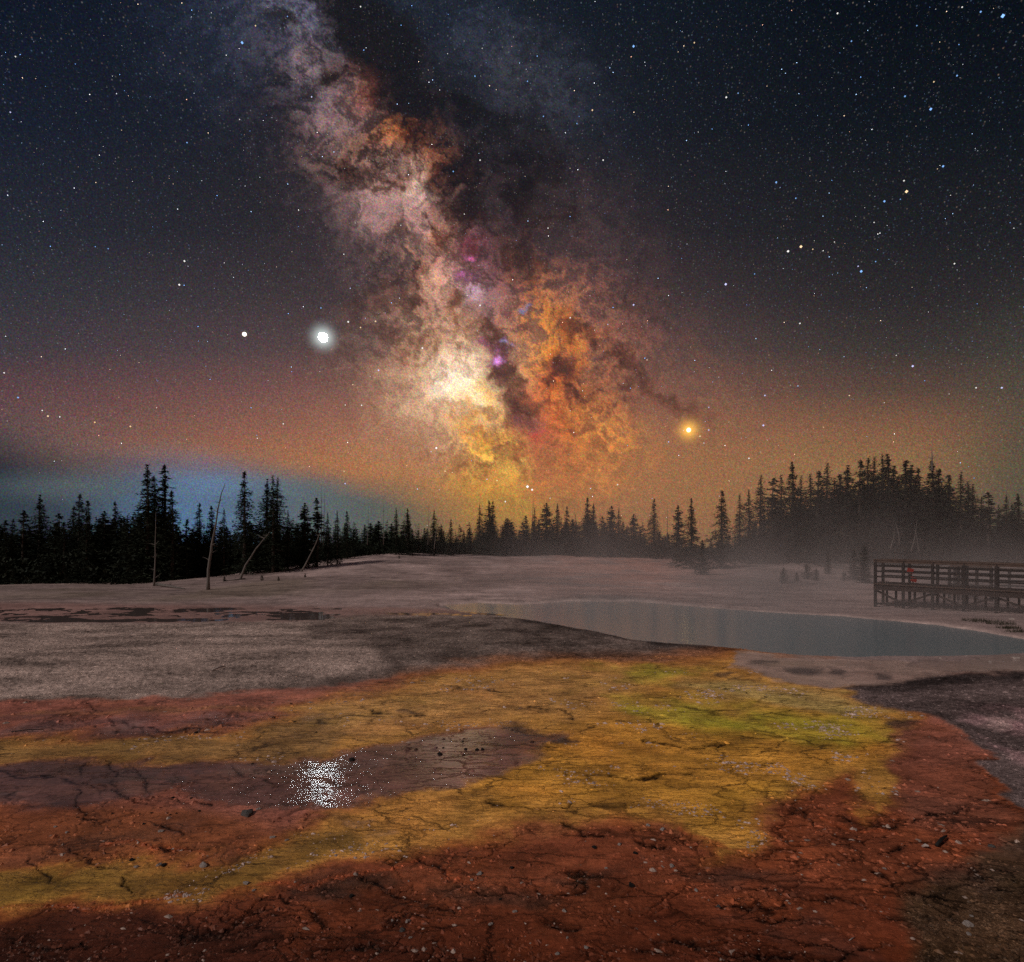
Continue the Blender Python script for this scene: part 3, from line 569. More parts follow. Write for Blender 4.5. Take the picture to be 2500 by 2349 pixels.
# the longest ledges of the place, one by one
LEDGES = [[(1455,1619),(1502,1629),(1516,1643),(1564,1649),(1591,1639)],[(1509,1571),(1577,1592),(1618,1615),(1672,1629)],[(1693,1571),(1723,1585),(1771,1592),(1805,1581),(1842,1578),(1870,1568)],[(1805,1524),(1856,1541),(1917,1554),(1955,1551)],
 [(1632,1588),(1679,1598),(1720,1609),(1751,1602)],[(1394,1758),(1448,1765),(1502,1762),(1550,1745),(1594,1748),(1638,1741)],[(1462,1782),(1489,1792),(1536,1782),(1577,1796),(1618,1802)],[(1638,1745),(1679,1762),(1720,1779),(1764,1782)],
 [(1693,1700),(1737,1717),(1781,1731),(1822,1745)],[(1312,1823),(1346,1836),(1414,1857),(1475,1860),(1530,1857)],[(1577,1860),(1638,1847),(1706,1836)],[(1421,1656),(1462,1663),(1502,1656),(1543,1660)],[(1713,1660),(1754,1646)],[(1836,1687),(1890,1683),(1958,1694)],
 [(1475,1724),(1516,1741),(1564,1745)],[(697,1701),(744,1722),(787,1740),(823,1755),(881,1773)],[(816,1661),(852,1683),(870,1700)],[(1025,1708),(1057,1730),(1126,1726),(1136,1712),(1104,1697),(1075,1694),(1176,1706)],[(1097,1600),(1140,1622),(1183,1622)],
 [(1230,1629),(1262,1643),(1291,1640)],[(1064,1794),(1104,1805),(1126,1798)],[(1190,1848),(1248,1848),(1306,1856)],[(1284,1827),(1352,1830)],[(730,1463),(809,1481),(888,1499),(938,1508)],[(780,1452),(859,1463),(931,1470),(1007,1467)],[(852,1438),(960,1445),(1064,1449)],
 [(636,1492),(665,1506),(658,1528)],[(1025,1371),(1086,1380),(1122,1398)],[(214,1394),(221,1411),(235,1421),(235,1438)],[(241,1400),(279,1417),(306,1431),(326,1433)],[(258,1414),(299,1414),(343,1421),(367,1414),(415,1424)],[(401,1397),(442,1404),(476,1411)],
 [(170,1370),(197,1380)],[(153,1394),(184,1414)],[(0,1494),(34,1506),(82,1509),(129,1513),(160,1523),(184,1533)],[(170,1477),(158,1502)],[(218,1479),(224,1502),(221,1530)],[(252,1485),(272,1506),(282,1526),(289,1550)],[(214,1536),(245,1550),(292,1560)],
 [(143,1536),(150,1564),(163,1584),(177,1594)],[(136,1649),(150,1655),(184,1666),(204,1679)],[(65,1669),(99,1703)],[(442,1492),(466,1506),(500,1509),(544,1523)],[(340,1550),(401,1567)],[(316,1601),(360,1625)],[(245,1706),(255,1730)],[(551,1744),(612,1764),(639,1781)],
 [(860,1330),(940,1338),(1010,1345)],[(700,1375),(760,1388),(830,1392)],[(1250,1440),(1330,1452),(1420,1448)],[(1180,1505),(1260,1512),(1340,1505)],[(960,1560),(1040,1568),(1100,1560)],[(300,1640),(350,1652),(410,1650)],[(880,1720),(930,1735),(990,1733)],[(300,1800),(380,1815),(470,1812)],[(620,1830),(700,1842),(790,1838)],[(20,1830),(90,1838),(170,1830)],[(1760,1640),(1830,1636),(1900,1650)]]
RIDGES = [[(-60,1768),(129,1757),(163,1771),(218,1757),(272,1754),(326,1744),(360,1744)],[(510,1718),(578,1720),(639,1703),(676,1696),(760,1678),(830,1660)],[(860,1690),(900,1712),(905,1730)],[(1330,1605),(1400,1640),(1450,1650)],[(1600,1590),(1660,1610),(1720,1615)],[(200,1635),(300,1640),(400,1660)]]
def polydist(P, a, b):
    d = np.full(a.shape, 1e18)
    for (x0, y0), (x1, y1) in zip(P[:-1], P[1:]):
        ex, ey = x1 - x0, y1 - y0; t = np.clip(((a - x0) * ex + (b - y0) * ey) / (ex * ex + ey * ey), 0, 1)
        d = np.minimum(d, (a - x0 - ex * t) ** 2 + ((b - y0 - ey * t) * 1.3) ** 2)
    return np.sqrt(d)
ja = dxp + fbm(X * 2.2, Y * 2.2, 5, 401, .62) * 26 * near; jb = dyp + fbm(X * 2.2 + 9, Y * 2.2, 5, 402, .62) * 15 * near
sel = np.where((Y > 2.5) & (Y < 14))[0]; dl = np.full(len(X), 1e3); dr = np.full(len(X), 1e3)
for P in LEDGES: dl[sel] = np.minimum(dl[sel], polydist(P, ja[sel], jb[sel]))
for P in RIDGES: dr[sel] = np.minimum(dr[sel], polydist(P, ja[sel], jb[sel]))
lw = np.clip((dyp - 1180) / 150.0, .9, 4.4) * np.clip(.85 + 1.6 * fbm(X * 3, Y * 3, 4, 403, .6), .38, 2.2)
line = np.maximum(line, np.exp(-(dl / lw) ** 2))
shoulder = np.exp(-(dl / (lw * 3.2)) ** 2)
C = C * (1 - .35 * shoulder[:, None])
C = C * (1 - .6 * np.exp(-(dr / 5) ** 2)[:, None]) + .6 * np.exp(-(dr / 5) ** 2)[:, None] * lin((132, 62, 34))
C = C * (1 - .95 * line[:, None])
C = C * (1 - .26 * sstep(1690, 1900, dyp) * (Y > 1))[:, None]  # vignette painted into the colour: near ground darkens towards the frame bottom
# ---- relief
amp = np.clip(Y / 12, .4, 2.0)
Z = Zb + fbm(X * .25, Y * .25, 3, 5) * .03 * np.clip(1 - wet, .15, 1) * amp
wk = 1 - .93 * sstep(.70, .92, wet)
Z += fbm(X * 2.2, Y * 2.2, 4, 6) * .012 * (.35 + grav) * amp * wk
Z += fbm(X * 14, Y * 14, 3, 8) * .008 * grav * (Y < 30) * wk
wk = 1 - .93 * sstep(.70, .92, wet)
terr = np.clip((a1 * 3.0), -1, 1) * .008 * crack                         # low terraces between the cracks
Z += wk * (terr - line * .012 + np.exp(-(g1 / (wl * 4)) ** 2) * brk * crack * .006 + vn * .002 * mat_[:, 0])
Z = np.where(Y > 30, Z + fbm(X * .12, Y * .12, 4, 15) * .22 * sstep(30, 50, Y), Z)
mound = sstep(-10, 60, sdf(dxp, dyp, [(-900, 1215), (560, 1212), (760, 1198), (980, 1197), (1240, 1245), (1440, 1264), (1300, 1276), (1080, 1278), (900, 1285), (560, 1326), (-900, 1350)]))
Z += mound * .12
pud = sstep(0, 10, sdf(dxp, dyp, [(-900, 1168), (0, 1172), (640, 1176), (860, 1182), (990, 1193), (700, 1207), (400, 1211), (-900, 1211)]))
Z -= pud * (.020)
Z += pud * (fbm(X * .5, Y * .8, 5, 25, .6) * .055 + .012 * sstep(-4, 2, X))
dep = sstep(-3, 14, d_pool)
Z = np.where(d_pool > -6, Z * (1 - sstep(-6, 0, d_pool)) + sstep(-6, 0, d_pool) * (WATER_Z + .012 - dep * .6), Z)
nr, nc = YY.shape
idx = np.arange(nr * nc).reshape(nr, nc)
faces = np.stack([idx[:-1, :-1].ravel(), idx[:-1, 1:].ravel(), idx[1:, 1:].ravel(), idx[1:, :-1].ravel()], 1)

# ---- materials
def new_mat(name):
    m = bpy.data.materials.new(name); m.use_nodes = True
    T = NT(m.node_tree); T.n.clear()
    out = T.add('ShaderNodeOutputMaterial'); bs = T.add('ShaderNodeBsdfPrincipled')
    T.l.new(bs.outputs[0], out.inputs[0])
    return m, T, bs, out
ALB = 3.35           # photographed tone -> surface colour
gm, T, bs, out = new_mat('ground')
oc = T.add('ShaderNodeTexCoord').outputs['Object']
at = T.add('ShaderNodeAttribute', attribute_name='tone').outputs['Color']
pr = T.add('ShaderNodeAttribute', attribute_name='props'); ps = T.add('ShaderNodeSeparateColor'); T.l.new(pr.outputs['Color'], ps.inputs[0])
wetS, gravS, flowS = ps.outputs
crS = pr.outputs['Alpha']
grit = T.noise(oc, 30, 6, .75)
grit2 = T.noise(oc, 9, 5, .7)
big = T.noise(oc, 1.2, 6, .65)
fm = T.mapping(oc, rot=(0, 0, math.radians(18)), sc=(1.0, 3.6, 1))
stw = T.v('MULTIPLY_ADD', T.noise(oc, 2.2, 4, .6, 'Color'), (.5, .5, 0), fm)
strk = T.m('ABSOLUTE', T.m('SUBTRACT', T.noise(stw, 3.2, 6, .62), .5))
lines = T.mapr(strk, 0, .03, 1, 0)
strk2 = T.noise(stw, 7, 5, .7)
k = T.m('MULTIPLY_ADD', T.m('SUBTRACT', big, .5), 1.1, 1.0)
k = T.m('MULTIPLY', k, T.m('MULTIPLY_ADD', T.m('MULTIPLY', T.m('SUBTRACT', grit, .5), T.m('MULTIPLY_ADD', gravS, 2.0, 1.3)), 1.0, 1.0))
k = T.m('MULTIPLY', k, T.m('MULTIPLY_ADD', T.m('MULTIPLY', T.m('SUBTRACT', grit2, .5), T.m('MULTIPLY_ADD', gravS, 1.4, .7)), 1.0, 1.0))
k = T.m('MULTIPLY', k, T.m('MULTIPLY_ADD', T.m('MULTIPLY', T.m('SUBTRACT', strk2, .5), flowS), 1.2, 1.0))
k = T.m('MULTIPLY', k, T.m('MULTIPLY_ADD', T.m('MULTIPLY', lines, T.m('MULTIPLY', flowS, T.mapr(T.noise(oc, .9, 3), .45, .6))), -.42, 1.0))
ve = T.add('ShaderNodeTexVoronoi', feature='DISTANCE_TO_EDGE'); ve.inputs['Scale'].default_value = 1.0; ve.inputs['Randomness'].default_value = 1.0
vw = T.v('MULTIPLY_ADD', T.noise(oc, 3.0, 5, .7, 'Color'), (.9, .9, 0), T.mapping(oc, rot=(0, 0, math.radians(8)), sc=(1.5, 4.2, 0)))
T.put(ve.inputs['Vector'], vw)
net = T.m('MULTIPLY', T.mapr(ve.outputs['Distance'], .0, .045, 1, 0), T.mapr(T.noise(oc, 1.1, 4, .6), .40, .54))
ve2 = T.add('ShaderNodeTexVoronoi', feature='DISTANCE_TO_EDGE'); ve2.inputs['Scale'].default_value = 2.7
T.put(ve2.inputs['Vector'], vw)
net2 = T.m('MULTIPLY', T.mapr(ve2.outputs['Distance'], .0, .06, 1, 0), T.mapr(T.noise(T.v('ADD', oc, (9, 9, 0)), 1.4, 4, .6), .42, .56))
nets = T.m('MULTIPLY', T.m('MAXIMUM', net, T.m('MULTIPLY', net2, .7)), T.m('MULTIPLY', T.m('MAXIMUM', crS, flowS), .85))
k = T.m('MULTIPLY', k, T.m('SUBTRACT', 1.0, nets))
k = T.m('MAXIMUM', k, .06)
c1 = T.v('SCALE', at, s=T.m('MULTIPLY', k, ALB))
# patches where the mat turns greener or redder
hue = T.noise(T.v('ADD', oc, (31, 7, 0)), .7, 5, .6)
c1 = T.mix(T.m('MULTIPLY', flowS, T.mapr(hue, .52, .68, 0, .35)), c1, T.v('MULTIPLY', c1, (.80, 1.02, .55)))
c1 = T.mix(T.m('MULTIPLY', flowS, T.mapr(hue, .48, .34, 0, .35)), c1, T.v('MULTIPLY', c1, (1.1, .82, .85)))
T.put(bs.inputs['Base Color'], c1)
rgh = T.ramp(wetS, [(0, (.9,) * 3), (.4, (.62,) * 3), (.62, (.42,) * 3), (.80, (.13,) * 3), (.95, (.06,) * 3), (1, (.05,) * 3)])
rgh = T.m('MULTIPLY', rgh, T.mapr(T.noise(oc, 3.5, 5, .7), .3, .7, .6, 1.4))
T.put(bs.inputs['Roughness'], T.m('MAXIMUM', rgh, .04))
T.put(bs.inputs['Specular IOR Level'], T.ramp(wetS, [(0, (.05,) * 3), (.6, (.16,) * 3), (.85, (.35,) * 3), (1, (.5,) * 3)]))
h = T.m('ADD', T.m('MULTIPLY', grit, T.m('MULTIPLY_ADD', gravS, .05, .006)), T.m('MULTIPLY', grit2, T.m('MULTIPLY_ADD', gravS, .05, .012)))
h = T.m('ADD', h, T.m('MULTIPLY', lines, T.m('MULTIPLY', flowS, -.010)))
h = T.m('MULTIPLY', h, T.mapr(wetS, .70, .90, 1, .05))
h = T.m('ADD', h, T.m('MULTIPLY', strk2, T.m('MULTIPLY', flowS, .012)))
h = T.m('SUBTRACT', h, T.m('MULTIPLY', nets, .012))
bp = T.add('ShaderNodeBump'); bp.inputs['Strength'].default_value = .8; bp.inputs['Distance'].default_value = .6
T.put(bp.inputs['Height'], h); T.l.new(bp.outputs[0], bs.inputs['Normal'])

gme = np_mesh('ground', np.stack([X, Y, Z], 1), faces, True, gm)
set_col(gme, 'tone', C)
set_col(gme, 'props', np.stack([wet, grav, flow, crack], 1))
ground = link('ground', gme); ground['kind'] = 'structure'

# ---- water
wm, T, bs, out = new_mat('pool_water')
oc = T.add('ShaderNodeTexCoord').outputs['Object']
T.put(bs.inputs['Base Color'], T.mix(T.noise(oc, .12, 4), (.25, .34, .37), (.30, .37, .40)))
bs.inputs['Roughness'].default_value = .08; bs.inputs['IOR'].default_value = 1.33; bs.inputs['Specular IOR Level'].default_value = .5
bp = T.add('ShaderNodeBump'); bp.inputs['Strength'].default_value = .35; bp.inputs['Distance'].default_value = .02
T.put(bp.inputs['Height'], T.noise(T.mapping(oc, sc=(1, 3, 1)), 4.5, 3)); T.l.new(bp.outputs[0], bs.inputs['Normal'])
def flat_poly(name, pts, z, mat):
    me = bpy.data.meshes.new(name); vs = [ground_pt(a * DS, b * DS, z) for a, b in pts]
    me.from_pydata([(x, y, z) for x, y in vs], [], [list(range(len(vs)))]); me.update(); me.materials.append(mat)
    o = link(name, me); o['kind'] = 'structure'; return o
big_pool = []
cxm, cym = np.mean([p[0] for p in POOL]), np.mean([p[1] for p in POOL])
PS = np.array(POOL)
nrm = []
for i in range(len(PS)):
    a = PS[i - 1]; b = PS[(i + 1) % len(PS)]; e = b - a; e = e / (np.linalg.norm(e) + 1e-9); nrm.append((-e[1], e[0]))
nrm = np.array(nrm); grown = PS - nrm * 16
def area(P): return abs(np.sum(P[:, 0] * np.roll(P[:, 1], -1) - P[:, 1] * np.roll(P[:, 0], -1))) / 2
if area(grown) < area(PS): grown = PS + nrm * 16
flat_poly('pool_water', grown.tolist(), WATER_Z, wm)
pm, T, bs, out = new_mat('puddle_water')
oc = T.add('ShaderNodeTexCoord').outputs['Object']
bs.inputs['Base Color'].default_value = (.20, .145, .135, 1); bs.inputs['Roughness'].default_value = .05; bs.inputs['IOR'].default_value = 1.33
bp = T.add('ShaderNodeBump'); bp.inputs['Strength'].default_value = .15; bp.inputs['Distance'].default_value = .02
T.put(bp.inputs['Height'], T.noise(oc, 2.5, 3)); T.l.new(bp.outputs[0], bs.inputs['Normal'])
flat_poly('puddle_water', [(-600, 1171), (0, 1174), (640, 1178), (850, 1184), (985, 1193.5), (700, 1205), (400, 1208), (-600, 1208)], -.020, pm)
# ------------------------------------------------------------------ heights on the finished ground
Zg = Z.reshape(nr, nc)
def at_grid(arr, x, y):
    """value of a per-vertex array on the ground under (x, y)"""
    x = np.atleast_1d(np.asarray(x, float)); y = np.atleast_1d(np.asarray(y, float))
    A = arr.reshape(nr, nc) if arr.ndim == 1 else arr
    i = np.clip(np.searchsorted(Yr, y) - 1, 0, nr - 2); ty = np.clip((y - Yr[i]) / (Yr[i + 1] - Yr[i]), 0, 1)
    u = x / np.maximum(y, 2.6); j = np.clip(np.searchsorted(uc, u) - 1, 0, nc - 2); tx = np.clip((u - uc[j]) / (uc[j + 1] - uc[j]), 0, 1)
    return (A[i, j] * (1 - tx) + A[i, j + 1] * tx) * (1 - ty) + (A[i + 1, j] * (1 - tx) + A[i + 1, j + 1] * tx) * ty
def gz(x, y): return float(at_grid(Zg, x, y)[0])
def on_ground(px, py):
    x, y = ground_pt(px, py)
    for _ in range(6):
        x, y = ground_pt(px, py, min(gz(x, y), CAM_H - .02))
    return x, y, gz(x, y)

def simple_mat(name, c1, c2, scale, rough=.8, bump=.02, stretch=(1, 1, 1), attr=None, spec=.3):
    m, T, bs, out = new_mat(name)
    oc = T.mapping(T.add('ShaderNodeTexCoord').outputs['Object'], sc=stretch)
    n = T.noise(oc, scale, 5, .65)
    c = T.mix(T.mapr(n, .3, .7), c1, c2)
    if attr: c = T.mix(1.0, c, T.add('ShaderNodeAttribute', attribute_name=attr).outputs['Color'], 'MULTIPLY')
    T.put(bs.inputs['Base Color'], c); bs.inputs['Roughness'].default_value = rough; bs.inputs['Specular IOR Level'].default_value = spec
    bp = T.add('ShaderNodeBump'); bp.inputs['Distance'].default_value = bump; T.put(bp.inputs['Height'], n); T.l.new(bp.outputs[0], bs.inputs['Normal'])
    return m
needle = simple_mat('needles', (.012, .019, .013), (.030, .036, .020), 1.3, .75, .02, attr='shade', spec=.2)
bark = simple_mat('bark', (.05, .038, .03), (.11, .085, .07), 9, .9, .02, (1, 1, .15))
deadwood = simple_mat('dead_wood', (.13, .115, .105), (.24, .21, .19), 7, .85, .01, (1, 1, .1))

def tube(pts, radii, n=8, cap=True):
    """one swept tube; returns verts, quads as arrays"""
    P = np.array(pts, float); V_ = []; F_ = []
    for i in range(len(P)):
        t = P[min(i + 1, len(P) - 1)] - P[max(i - 1, 0)]; t = t / (np.linalg.norm(t) + 1e-9)
        a = np.cross(t, [0.21, .97, .1]); a /= np.linalg.norm(a); b = np.cross(t, a)
        for k in range(n):
            th = 2 * math.pi * k / n; V_.append(P[i] + (a * math.cos(th) + b * math.sin(th)) * radii[i])
    for i in range(len(P) - 1):
        for k in range(n):
            k2 = (k + 1) % n; F_.append((i * n + k, i * n + k2, (i + 1) * n + k2, (i + 1) * n + k))
    return V_, F_
class Geo:
    def __init__(s): s.v = []; s.f = []
    def add(s, V_, F_):
        o = len(s.v); s.v += [tuple(map(float, p)) for p in V_]; s.f += [tuple(i + o for i in f) for f in F_]
    def tube(s, pts, radii, n=8):
        V_, F_ = tube(pts, radii, n); s.add(V_, F_ + [tuple(range(n))[::-1], tuple(range(len(V_) - n, len(V_)))])
    def box(s, c, size, M=None, bev=0.0):
        x, y, z = (q / 2 for q in size); V_ = []
        for sx in (-1, 1):
            for sy in (-1, 1):
                for sz in (-1, 1):
                    p = Vector((sx * x, sy * y, sz * z))
                    if M is not None: p = M @ p
                    V_.append((p.x + c[0], p.y + c[1], p.z + c[2]))
        s.add(V_, [(0, 1, 3, 2), (4, 6, 7, 5), (0, 4, 5, 1), (2, 3, 7, 6), (0, 2, 6, 4), (1, 5, 7, 3)])
    def bar(s, a, b, w, h):
        """square timber from a to b"""
        a = Vector(a); b = Vector(b); d = b - a; q = d.to_track_quat('X', 'Z').to_matrix()
        s.box(tuple((a + b) / 2), (d.length, w, h), q)
    def build(s, name, mat, parent=None, smooth=False):
        me = bpy.data.meshes.new(name); me.from_pydata(s.v, [], s.f); me.update()
        if smooth: me.polygons.foreach_set('use_smooth', [True] * len(me.polygons))
        me.materials.append(mat)
        o = bpy.data.objects.new(name, me); scene.collection.objects.link(o)
        if parent is not None: o.parent = parent
        return o

# ------------------------------------------------------------------ conifers: eleven kinds of crown, each of needle sprays
def crown_mesh(seed, base=.04, rmax=1.5, whorls=36, nb=7, droop=.28, prof=None, gaps=0.0, spray=.34, fill=6):
    rng = np.random.default_rng(seed); H = 10.0; tris = []; shade = []
    prof = prof or (lambda t: (1 - t) ** .85)
    cen = []; dirs = []; ln = []; wd = []; sh = []
    lop = rng.uniform(0, 6.28)
    for i in range(whorls):
        t = base + (1 - base) * (i / (whorls - 1)) ** 1.0
        z = t * H * .985
        R = rmax * prof((t - base) / (1 - base)) * rng.uniform(.78, 1.15) + .05
        if rng.uniform() < gaps: continue
        for b in range(nb if t < .9 else 4):
            a = rng.uniform(0, 6.283); r = R * rng.uniform(.68, 1.16) * (1 + .18 * math.cos(a - lop))
            if rng.uniform() < gaps: continue
            zz = z + rng.uniform(-.22, .22); bs_ = rng.uniform(.7, 1.3)
            k = max(2, int(fill * r / rmax + 1.5))
            for j in range(k):
                s = (j + rng.uniform(.2, 1)) / k
                p = np.array([math.cos(a) * r * s, math.sin(a) * r * s, zz - droop * r * s * s * 1.4 + .10 * r * s ** 4 * 2])
                w = (.10 + .20 * r * (1 - .55 * s))
                for q in range(4):
                    a2 = a + rng.uniform(-1.0, 1.0)
                    dz_ = rng.uniform(-.75, .35)
                    cen.append(p + np.array([rng.uniform(-w, w) * .7, rng.uniform(-w, w) * .7, rng.uniform(-.1, .1)]))
                    dirs.append((math.cos(a2), math.sin(a2), dz_)); ln.append(spray * rng.uniform(.55, 1.2) * (.55 + .45 * min(1, R))); wd.append(spray * rng.uniform(.22, .40)); sh.append(bs_ * rng.uniform(.6, 1.4))
    # leader
    for q in range(10):
        z = H * (.93 + .007 * q); cen.append(np.array([0, 0, z])); a = rng.uniform(0, 6.28); dirs.append((math.cos(a) * .5, math.sin(a) * .5, .9)); ln.append(.22); wd.append(.06); sh.append(1)
    C_ = np.array(cen); D_ = np.array(dirs); D_ /= np.linalg.norm(D_, axis=1, keepdims=True); L_ = np.array(ln)[:, None]; W_ = np.array(wd)[:, None]
    up = rng.normal(size=C_.shape); S_ = np.cross(D_, up); S_ /= np.linalg.norm(S_, axis=1, keepdims=True)
    a_ = C_ - D_ * L_ * .35 + S_ * W_ * .5; b_ = C_ - D_ * L_ * .35 - S_ * W_ * .5; c_ = C_ + D_ * L_ * .65
    V_ = np.stack([a_, b_, c_], 1).reshape(-1, 3)
    me = np_mesh('crown', V_, np.arange(len(V_)).reshape(-1, 3), False, needle)
    s3 = np.repeat(np.array(sh), 3)[:, None]; set_col(me, 'shade', np.concatenate([s3, s3, s3 * .95], 1))
    return me
def trunk_mesh(seed, r0=.14, bend=.1, stubs=10, mat=None, top=.97):
    rng = random.Random(seed); g = Geo(); bx_, by_ = rng.uniform(-bend, bend), rng.uniform(-bend, bend)
    pts = [(bx_ * math.sin(t * 3) * .6, by_ * math.sin(t * 2.4) * .6, 10 * t * top - .25 * (t == 0)) for t in (0, .03, .15, .3, .45, .6, .75, .9, 1)]
    rad = [r0 * 1.5, r0 * 1.1, r0 * .95, r0 * .82, r0 * .68, r0 * .52, r0 * .36, r0 * .18, .02]
    g.tube(pts, rad, 8)
    for i in range(stubs):
        t = rng.uniform(.08, .85); a = rng.uniform(0, 6.28); L = rng.uniform(.3, .9) * (1.1 - t)
        z = 10 * t * top; x = bx_ * math.sin(t * 3) * .6; y = by_ * math.sin(t * 2.4) * .6
        g.tube([(x, y, z), (x + math.cos(a) * L * .5, y + math.sin(a) * L * .5, z - .03), (x + math.cos(a) * L, y + math.sin(a) * L, z - .12 * L)], [.03, .02, .006], 5)
    me = bpy.data.meshes.new('trunk'); me.from_pydata(g.v, [], g.f); me.update(); me.materials.append(mat or bark)
    me.polygons.foreach_set('use_smooth', [True] * len(me.polygons)); return me
KIND = {
 'spruce': [(crown_mesh(1, .03, 2.0, 52, 8, .34, lambda t: (1 - t) ** 1.05, .02, .27), trunk_mesh(1)), (crown_mesh(2, .04, 1.75, 50, 7, .42, lambda t: (1 - t) ** .95, .08, .27), trunk_mesh(2)), (crown_mesh(3, .02, 2.3, 52, 9, .28, lambda t: (1 - t) ** 1.15, .02, .27), trunk_mesh(3))],
 'fir': [(crown_mesh(4, .05, 1.5, 54, 7, .5, lambda t: (1 - t) ** .95, .05, .24), trunk_mesh(4, .11)), (crown_mesh(5, .06, 1.2, 50, 6, .5, lambda t: (1 - t) ** .8, .10, .24), trunk_mesh(5, .10))],
 'pine': [(crown_mesh(6, .22, 1.05, 26, 6, .05, lambda t: (1 - t) ** .5 * (.6 + .4 * math.sin(t * 21) ** 2), .18, .42), trunk_mesh(6, .12, .25, 18)),
          (crown_mesh(7, .32, .95, 22, 6, -.05, lambda t: (1 - t) ** .45 * (.55 + .45 * math.sin(t * 17 + 1) ** 2), .22, .42), trunk_mesh(7, .12, .3, 20))],
 'sparse': [(crown_mesh(8, .10, 1.15, 30, 6, .38, lambda t: (1 - t) ** .7 * (.35 + .65 * math.sin(t * 26) ** 2), .22, .34), trunk_mesh(8, .13, .2, 14))],
 'round': [(crown_mesh(9, .03, 1.9, 34, 9, .1, lambda t: (1 - t) ** .62 * (.85 + .15 * math.sin(t * 9)), .03, .42), trunk_mesh(9, .15)),],
 'sapling': [(crown_mesh(10, .02, 3.3, 16, 8, -.25, lambda t: (1 - t) ** .7, .05, 1.0, 3), trunk_mesh(10, .2, .1, 2)), (crown_mesh(11, .02, 4.4, 13, 9, -.3, lambda t: (1 - t * .9) ** .55, .05, 1.2, 3), trunk_mesh(11, .2, .1, 2))],
}
def tree(px, top, D, kind, label, group=None, base=None, wide=1.0, cat='tree', name='conifer_tree', k=None, rng=random.Random(5)):
    if base is not None: x, D, z = on_ground(px, base)
    x = (px - CX) / F * D; z = gz(x, D)
    H = max(.3, CAM_H + (HY - top) / F * D - z)
    prot = KIND[kind]; cm, tm = prot[rng.randrange(len(prot)) if k is None else k]
    root = empty(name, (x, D, z - .03), rng.uniform(0, 6.28)); tag(root, label, cat, group)
    s = H / 10; w = s * wide * rng.uniform(1.3, 1.75) * (1.25 if px > 1850 else 1) if kind != 'sapling' else s * wide
    root.scale = (w, w, s)
    link('trunk', tm, root); link('crown', cm, root)
    return root

